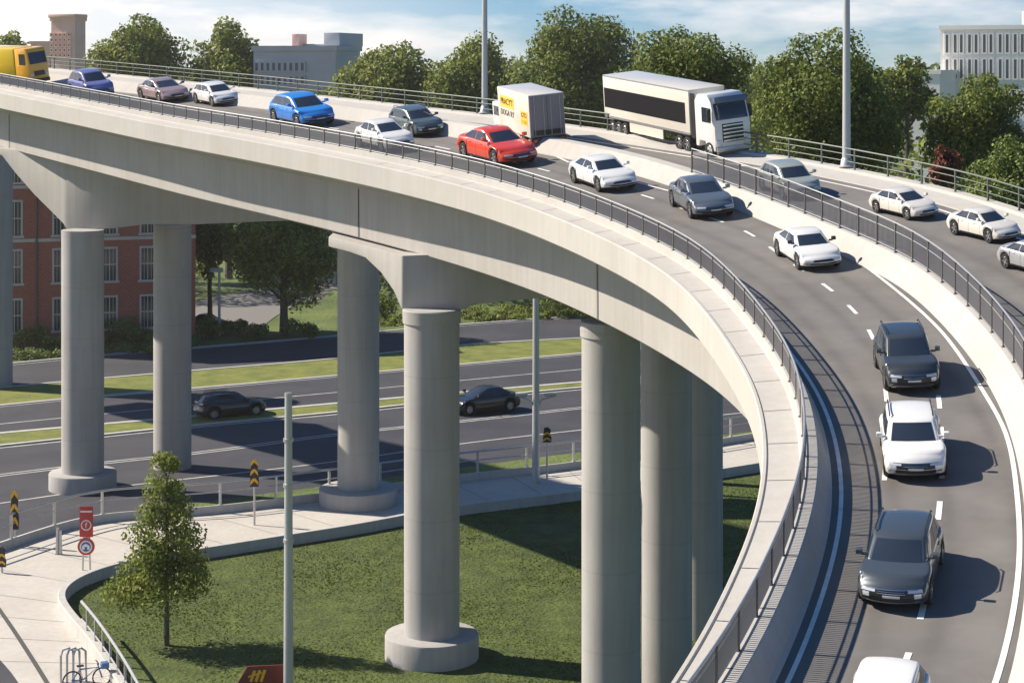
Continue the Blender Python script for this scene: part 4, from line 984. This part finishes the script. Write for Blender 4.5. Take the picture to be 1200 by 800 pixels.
def box_truck():
    root = tag(empty('box_truck'), 'cream box truck with yellow lettering on its side and grey rear doors', 'truck')
    # local +X points to its rear doors here, which face the camera
    bx = rbox((-4.2, -1.25, .95), (1.9, 1.25, 4.0), CRM, 'cargo_box', root, .06)
    MB().box((1.905, -1.2, 1.0), (1.94, 1.2, 3.93)).build('rear_door', GBX, root)
    MB().box((1.945, -.015, 1.0), (1.95, .015, 3.9)).build('door_seam', M['black'], root)
    rbox((1.7, -1.22, .5), (2.06, 1.22, .94), M['black'], 'rear_bumper', root, .04)
    MB().box((1.95, -1.0, 1.1), (1.98, 1.0, 1.45)).build('step_plate', M['black'], root)
    for sy in (1, -1):
        rbox((2.06, sy*.95-.16, .62), (2.1, sy*.95+.16, .82), M['taillamp'], 'tail_light', root, .01)
        for yy in (.25, .9): MB().tube((1.97, sy*yy, 1.05), (1.97, sy*yy, 3.85), .025).build('lock_rod', M['steel'], root)
    rbox((-6.0, -1.1, .5), (-4.3, 1.1, 2.7), WH, 'cab', root, .2)
    for sy in (1, -1): MB().box((-5.6, sy*1.102-.01, 1.7), (-4.6, sy*1.102+.01, 2.4)).build('side_window', M['glass'], root)
    rbox((-4.2, -.5, .55), (1.7, .5, .93), M['black'], 'chassis', root)
    MB().box((-3.7, -1.262, 2.62), (-1.0, -1.252, 3.45)).build('side_panel', YEL, bx)
    Mx = Matrix.Translation((-2.35, -1.27, 3.03)) @ Matrix.Rotation(R(90), 4, 'X')
    text_mesh("PRACY'T", .62, M['black'], 'lettering', bx, Mx)
    Mx = Matrix.Translation((-2.35, -1.26, 2.2)) @ Matrix.Rotation(R(90), 4, 'X')
    text_mesh("DOGA RY", .60, M['darksteel'], 'lettering', bx, Mx)
    MB().box((.25, -1.262, 1.75), (1.55, -1.252, 2.75)).build('side_panel', YEL, bx)
    Mx = Matrix.Translation((.9, -1.27, 2.45)) @ Matrix.Rotation(R(90), 4, 'X')
    text_mesh("GTD", .5, M['darksteel'], 'lettering', bx, Mx)
    Mx = Matrix.Translation((.9, -1.27, 1.98)) @ Matrix.Rotation(R(90), 4, 'X')
    text_mesh("O DR", .42, ORA, 'lettering', bx, Mx)
    twheels(root, (-5.1, .4), 1.2, .45)
    return root
bt_ = box_truck(); fitcar('t2', bt_, (577, 97, 664, 174), -70, True, .6, 1.6)
def yellow_truck():
    root = tag(empty('yellow_truck'), 'yellow truck with orange cab, cut off by the left edge of the picture', 'truck')
    rbox((-5.2, -1.22, .9), (1.4, 1.22, 3.3), YLB, 'cargo_box', root, .15)
    prof = [(1.45, .55), (1.45, 3.25), (2.9, 3.3), (3.2, 3.1), (3.45, 1.9), (3.5, .5)]
    MB().prism(prof, -1.18, 1.18).build('cab', ORA, root, bevel=.12)
    vs = []
    for x, z in ((3.46, 2.0), (3.24, 2.95)):
        for y in (-1.0, 1.0):
            for o_ in (0, .05): vs.append((x+o_, y, z))
    MB().add(vs, [(0, 1, 3, 2), (4, 6, 7, 5), (1, 5, 7, 3), (0, 2, 6, 4), (0, 4, 5, 1), (2, 3, 7, 6)]).build('windscreen', M['glass'], root)
    for sy in (1, -1):
        MB().box((2.1, sy*1.182-.01, 1.95), (3.0, sy*1.182+.01, 2.85)).build('side_window', M['glass'], root)
        rbox((3.44, sy*.9-.15, .95), (3.54, sy*.9+.15, 1.2), M['lamp'], 'headlight', root, .03)
    MB().box((3.47, -.6, 1.0), (3.53, .6, 1.4)).build('grille', M['black'], root)
    rbox((3.4, -1.15, .45), (3.6, 1.15, .75), M['black'], 'bumper', root, .04)
    twheels(root, (-3.6, 2.5), 1.15, .45)
    return root
fitcar('t3', yellow_truck(), (-36, 52, 59, 104), -36, True, .5, 1.6)

# ------------------------------------------------------------------ poles, lamps, signs
def pole(name, x, v, wpx, height, label, deck=True, h=.25, m=None, arm=None, s=None, taper=.7):
    P = dpt(x, v, h) if deck else gpt(x, v, h if not deck else 0)
    r = wpx/2*P.y/FPX
    root = tag(empty(name, P), label, 'lamp post' if 'lamp' in name else 'pole')
    MB().tube((0, 0, 0), (0, 0, height), r, r*taper, 14).build('mast', m or M['pole'], root, smooth=True)
    MB().lathe([(r*1.9, 0), (r*1.9, .08), (r*1.5, .12), (r*1.2, .5), (r, .55)], n=14).build('base', m or M['pole'], root, smooth=True)
    return root, r
p_, r = pole('lamp_post', 992, 196, 10, 14, 'thick grey lamp post at the far edge in front of the very large dark tree')
MB().path([(0, 0, 13.5), (-.6, -.4, 14.3), (-2.5, -1.5, 14.6)], .1).build('arm', M['pole'], p_); rbox((-3.3, -2.0, 14.5), (-2.3, -1.3, 14.72), M['pole'], 'lamp_head', p_, .05)
p_, r = pole('lamp_post', 568, 133, 7.5, 14, 'thinner grey lamp post at the far edge left of the white box truck')
MB().path([(0, 0, 13.5), (-.6, -.4, 14.3), (-2.5, -1.5, 14.6)], .1).build('arm', M['pole'], p_); rbox((-3.3, -2.0, 14.5), (-2.3, -1.3, 14.72), M['pole'], 'lamp_head', p_, .05)
# foreground tapered mast on the lawn
P = gpt(338, 842); hgt = CAMZ-(462-VH)*P.y/FPX; r = 5.5*P.y/FPX
root = tag(empty('steel_mast', P), 'tall plain grey steel mast rising from the lawn beside the dark red sign', 'pole')
MB().tube((0, 0, 0), (0, 0, hgt), r*1.1, r*.78, 12).build('mast', M['pole'], root, smooth=True)
for z in (.86, .72, .55): MB().lathe([(r*.9, -.12), (r*1.12, -.1), (r*1.12, .1), (r*.9, .12)], (0, 0, hgt*z), 12).build('joint_ring', M['steel'], root, smooth=True)
MB().lathe([(.01, .12), (r*.8, .1), (r*.86, -.05)], (0, 0, hgt), 12).build('top_cap', M['steel'], root)
# mast with arms by the road
P = gpt(628, 566); top = CAMZ-(335-VH)*P.y/FPX; r = 4.3*P.y/FPX
root = tag(empty('camera_mast', P), 'grey road mast with short camera arms right of the central column', 'pole')
MB().tube((0, 0, 0), (0, 0, top), r*1.1, r*.85, 12).build('mast', M['pole'], root, smooth=True)
za_ = CAMZ-(463-VH)*P.y/FPX
for sg in (1, -1):
    a_ = MB().path([(0, 0, za_-1.6), (sg*.5, -.1, za_-.4), (sg*1.7, -.2, za_)], .08).build('arm', M['pole'], root)
    MB().box((sg*1.3-.55, -.35, za_-.05), (sg*1.3+.55, -.05, za_+.22)).build('camera_box', M['steel'], a_, bevel=.04)
# small white lamp by the side road
P = gpt(257, 393); top = CAMZ-(318-VH)*P.y/FPX
root = tag(empty('street_lamp', P), 'slim white street lamp on the bank left of the shady tree', 'street lamp')
MB().tube((0, 0, 0), (0, 0, top), .22, .16, 10).build('mast', mat('lamp_white', (.6, .6, .58), .5), root, smooth=True)
MB().box((-1.3, -.3, top-.1), (.5, .3, top+.5)).build('lamp_head', mat('lamp_head_grey', (.5, .52, .54), .4), root, bevel=.12)
# bollard
P = gpt(69, 650); root = tag(empty('bollard', P), 'twin grey steel bollard post standing on the paved path at the left', 'bollard')
for sg in (-1, 1): MB().tube((sg*.14, 0, 0), (sg*.10, 0, 2.0-.1*sg), .13, .11, 10).build('post', M['steel'], root, smooth=True)
MB().box((-.3, -.15, 0), (.3, .15, .06)).build('base', M['steel'], root)
# red and white signs on posts
SR = mat('sign_red', (.50, .03, .03), .45); SW = mat('sign_white', (.75, .75, .73), .45); SB = mat('sign_blue', (.03, .09, .35), .45); SY = mat('sign_yellow', (.80, .42, .02), .45)
P = gpt(101, 669); sc = P.y/FPX
root = tag(empty('road_sign', P), 'red rectangular sign above a round red and blue sign by the lawn corner', 'sign')
for dx in (-.28, .28): MB().tube((dx, .1, 0), (dx*.6, .1, 4.0), .07, n=8).build('post', M['steel'], root)
def Zv(v): return CAMZ-(v-VH)*P.y/FPX
pn = MB().box((-8*sc, 0, Zv(629)), (8*sc, .06, Zv(593))).build('sign_panel', SR, root, bevel=.03)
MB().box((-7*sc, -.02, Zv(600)), (7*sc, -.003, Zv(598))).build('white_bar', SW, pn)
def disc(r, z, y0, y1, m, nm, par, n=32): return MB().lathe([(.001, y0), (r, y0), (r, y1), (.001, y1)], (0, 0, z), n, axis='y').build(nm, m, par)
disc(6.2*sc, Zv(615), -.03, -.003, SW, 'white_ring', pn); disc(4.9*sc, Zv(615), -.05, -.031, SR, 'red_disc', pn)
text_mesh('f', .62, SW, 'symbol', pn, Matrix.Translation((0, -.065, Zv(615))) @ Matrix.Rotation(R(90), 4, 'X'))
d0 = disc(10*sc, Zv(640), -.05, .03, SR, 'round_sign', root); disc(7.3*sc, Zv(640), -.08, -.052, SW, 'white_ring', d0); disc(5.6*sc, Zv(640), -.1, -.082, SB, 'blue_disc', d0)
MB().prism([(-.28, -.2), (-.28, .08), (0, .25), (.28, .08), (.28, -.2), (.1, -.2), (.1, 0), (-.1, 0), (-.1, -.2)], -.12, -.101, Matrix.Translation((0, 0, Zv(640)))).build('symbol', SW, d0)
# yellow and black marker signs
def marker(x, vb, vt, label, hp, post_x=0, seed=0, two=True):
    P = gpt(x, vb); sc = P.y/FPX; Z = lambda v: CAMZ-(v-VH)*P.y/FPX
    root = tag(empty('marker_sign', P), label, 'sign', 'yellow and black road markers')
    MB().tube((0, .08, 0), (0, .08, Z(vt+2)), .09, n=8).build('post', M['steel'], root, smooth=True)
    hb = hp/2
    n = 2 if two else 1
    z0 = Z(vt+hp); z1 = Z(vt); h_ = (z1-z0)
    plate = MB().prism([(-5*sc, z0), (5*sc, z0), (5.4*sc, z0+h_*.3), (3.6*sc, z0+h_*.55), (4.6*sc, z0+h_*.8), (1*sc, z1), (-3.4*sc, z1-h_*.06), (-4.2*sc, z0+h_*.6)], -.05, .03).build('sign_plate', M['black'], root)
    for k in range(n+1):
        a = z0+h_*(.06+.34*k)
        MB().prism([(-4.6*sc, a), (-1.5*sc, a+h_*.10), (0, a+h_*.16), (2.5*sc, a+h_*.08), (4.6*sc, a+h_*.02), (4.2*sc, a+h_*.14), (1.2*sc, a+h_*.26), (-2.2*sc, a+h_*.24), (-4.4*sc, a+h_*.12)], -.08, -.052).build('yellow_chevron', SY, plate)
    return root
marker(17, 640, 574, 'yellow and black marker sign at the left edge of the path', 46)
marker(298, 616, 538, 'yellow and black marker sign on a post left of the steel mast', 32)
marker(641, 568, 500, 'small yellow and black marker sign right of the camera mast', 18, two=False)
marker(2, 672, 640, 'yellow and black marker sign cut off at the left edge, nearest the bollard', 24, two=False)
# dark red sign board at the bottom edge
P = gpt(318, 838); sc = P.y/FPX; Z = lambda v: CAMZ-(v-VH)*P.y/FPX
root = tag(empty('sign_board', P), 'dark red cut corner sign board with yellow strokes at the bottom edge', 'sign')
bd = MB().prism([(-48*sc, Z(810)), (-40*sc, Z(800)), (-28*sc, Z(780)), (16*sc, Z(778)), (16*sc, Z(812))], -.06, .06).build('board', mat('maroon', (.16, .022, .012), .5), root, bevel=.03)
for k in range(3):
    o = -24+k*6
    MB().prism([((o-1.6)*sc, Z(797)), ((o+1.6)*sc, Z(798)), ((o+5+1.5)*sc, Z(785-k*.5)), ((o+5-2)*sc, Z(784.5-k*.5))], -.09, -.062).build('yellow_stroke', SY, bd)
MB().prism([(-27*sc, Z(791)), (-11*sc, Z(786)), (-11*sc, Z(788)), (-27*sc, Z(793))], -.095, -.09).build('yellow_stroke', SY, bd)
for dx in (-20, 8): MB().tube((dx*sc, .15, 0), (dx*sc, .15, Z(790)), .08, n=8).build('post', M['steel'], root)
# bicycle stand and bicycle at the bottom left
P = gpt(80, 800); root = tag(empty('bicycle_stand', P), 'grey hooped steel bicycle stand on the path at the bottom edge', 'bicycle stand')
for k in range(3):
    x = -.45+k*.38
    MB().path([(x, 0, 0), (x, 0, 1.7), (x+.1, .1, 2.0), (x+.45, .15, 2.1), (x+.7, .2, 1.9), (x+.75, .2, 0)], .075, 8).build('hoop', M['steel'], root, smooth=True)
P = gpt(102, 806); root = tag(empty('bicycle', P, R(25)), 'blue bicycle leaning by the hooped stand at the bottom edge', 'bicycle')
BB = mat('bike_blue', (.06, .16, .36), .4); k_ = 1.25
def ring(c, r, t, m, nm):
    pts = [(c[0]+r*math.cos(a), c[1], c[2]+r*math.sin(a)) for a in [i*2*math.pi/24 for i in range(25)]]
    w_ = MB().path(pts, t, 6).build(nm, m, root, smooth=True)
    sp_ = MB()
    for i in range(0, 24, 2): sp_.tube((c[0], c[1], c[2]), pts[i], .012, n=4)
    sp_.build('spokes', M['steel'], w_)
ring((-.9, 0, .58), .55, .05, M['tyre'], 'wheel'); ring((.9, 0, .58), .55, .05, M['tyre'], 'wheel')
fr = MB(); fr.path([(-.9, 0, .58), (-.25, 0, .55), (-.4, 0, 1.25), (-.9, 0, .58)], .05); fr.path([(-.25, 0, .55), (.65, 0, 1.2), (-.38, 0, 1.2)], .05); fr.path([(.9, 0, .58), (.62, 0, 1.45)], .045); fr.build('frame', BB, root, smooth=True)
MB().path([(.62, -.4, 1.5), (.66, 0, 1.48), (.62, .4, 1.5)], .04).build('handlebar', M['black'], root)
MB().box((-.62, -.14, 1.38), (-.2, .14, 1.46)).build('saddle', M['black'], root, bevel=.03); MB().tube((-.4, 0, 1.2), (-.42, 0, 1.4), .035).build('seat_post', M['steel'], root)
MB().box((.85, -.25, 1.1), (1.3, .25, 1.45)).build('basket', BB, root, bevel=.04)

# haze: one even volume round the camera and the whole scene
hm = bpy.data.materials.new('haze_air'); hm.use_nodes = True; t = hm.node_tree; t.nodes.clear()
pv = N(t, 'ShaderNodeVolumePrincipled', i_Density=.00013, i_Anisotropy=.55); pv.inputs['Color'].default_value = (1, .95, .90, 1)
oo = N(t, 'ShaderNodeOutputMaterial'); L_(t, pv.outputs[0], oo.inputs['Volume'])
tag(MB().box((-950, -200, -1.1), (950, 3050, 75)).build('haze', hm), 'thin pale daylight haze over the whole view', 'haze', kind='stuff')
S.cycles.volume_bounces = 0
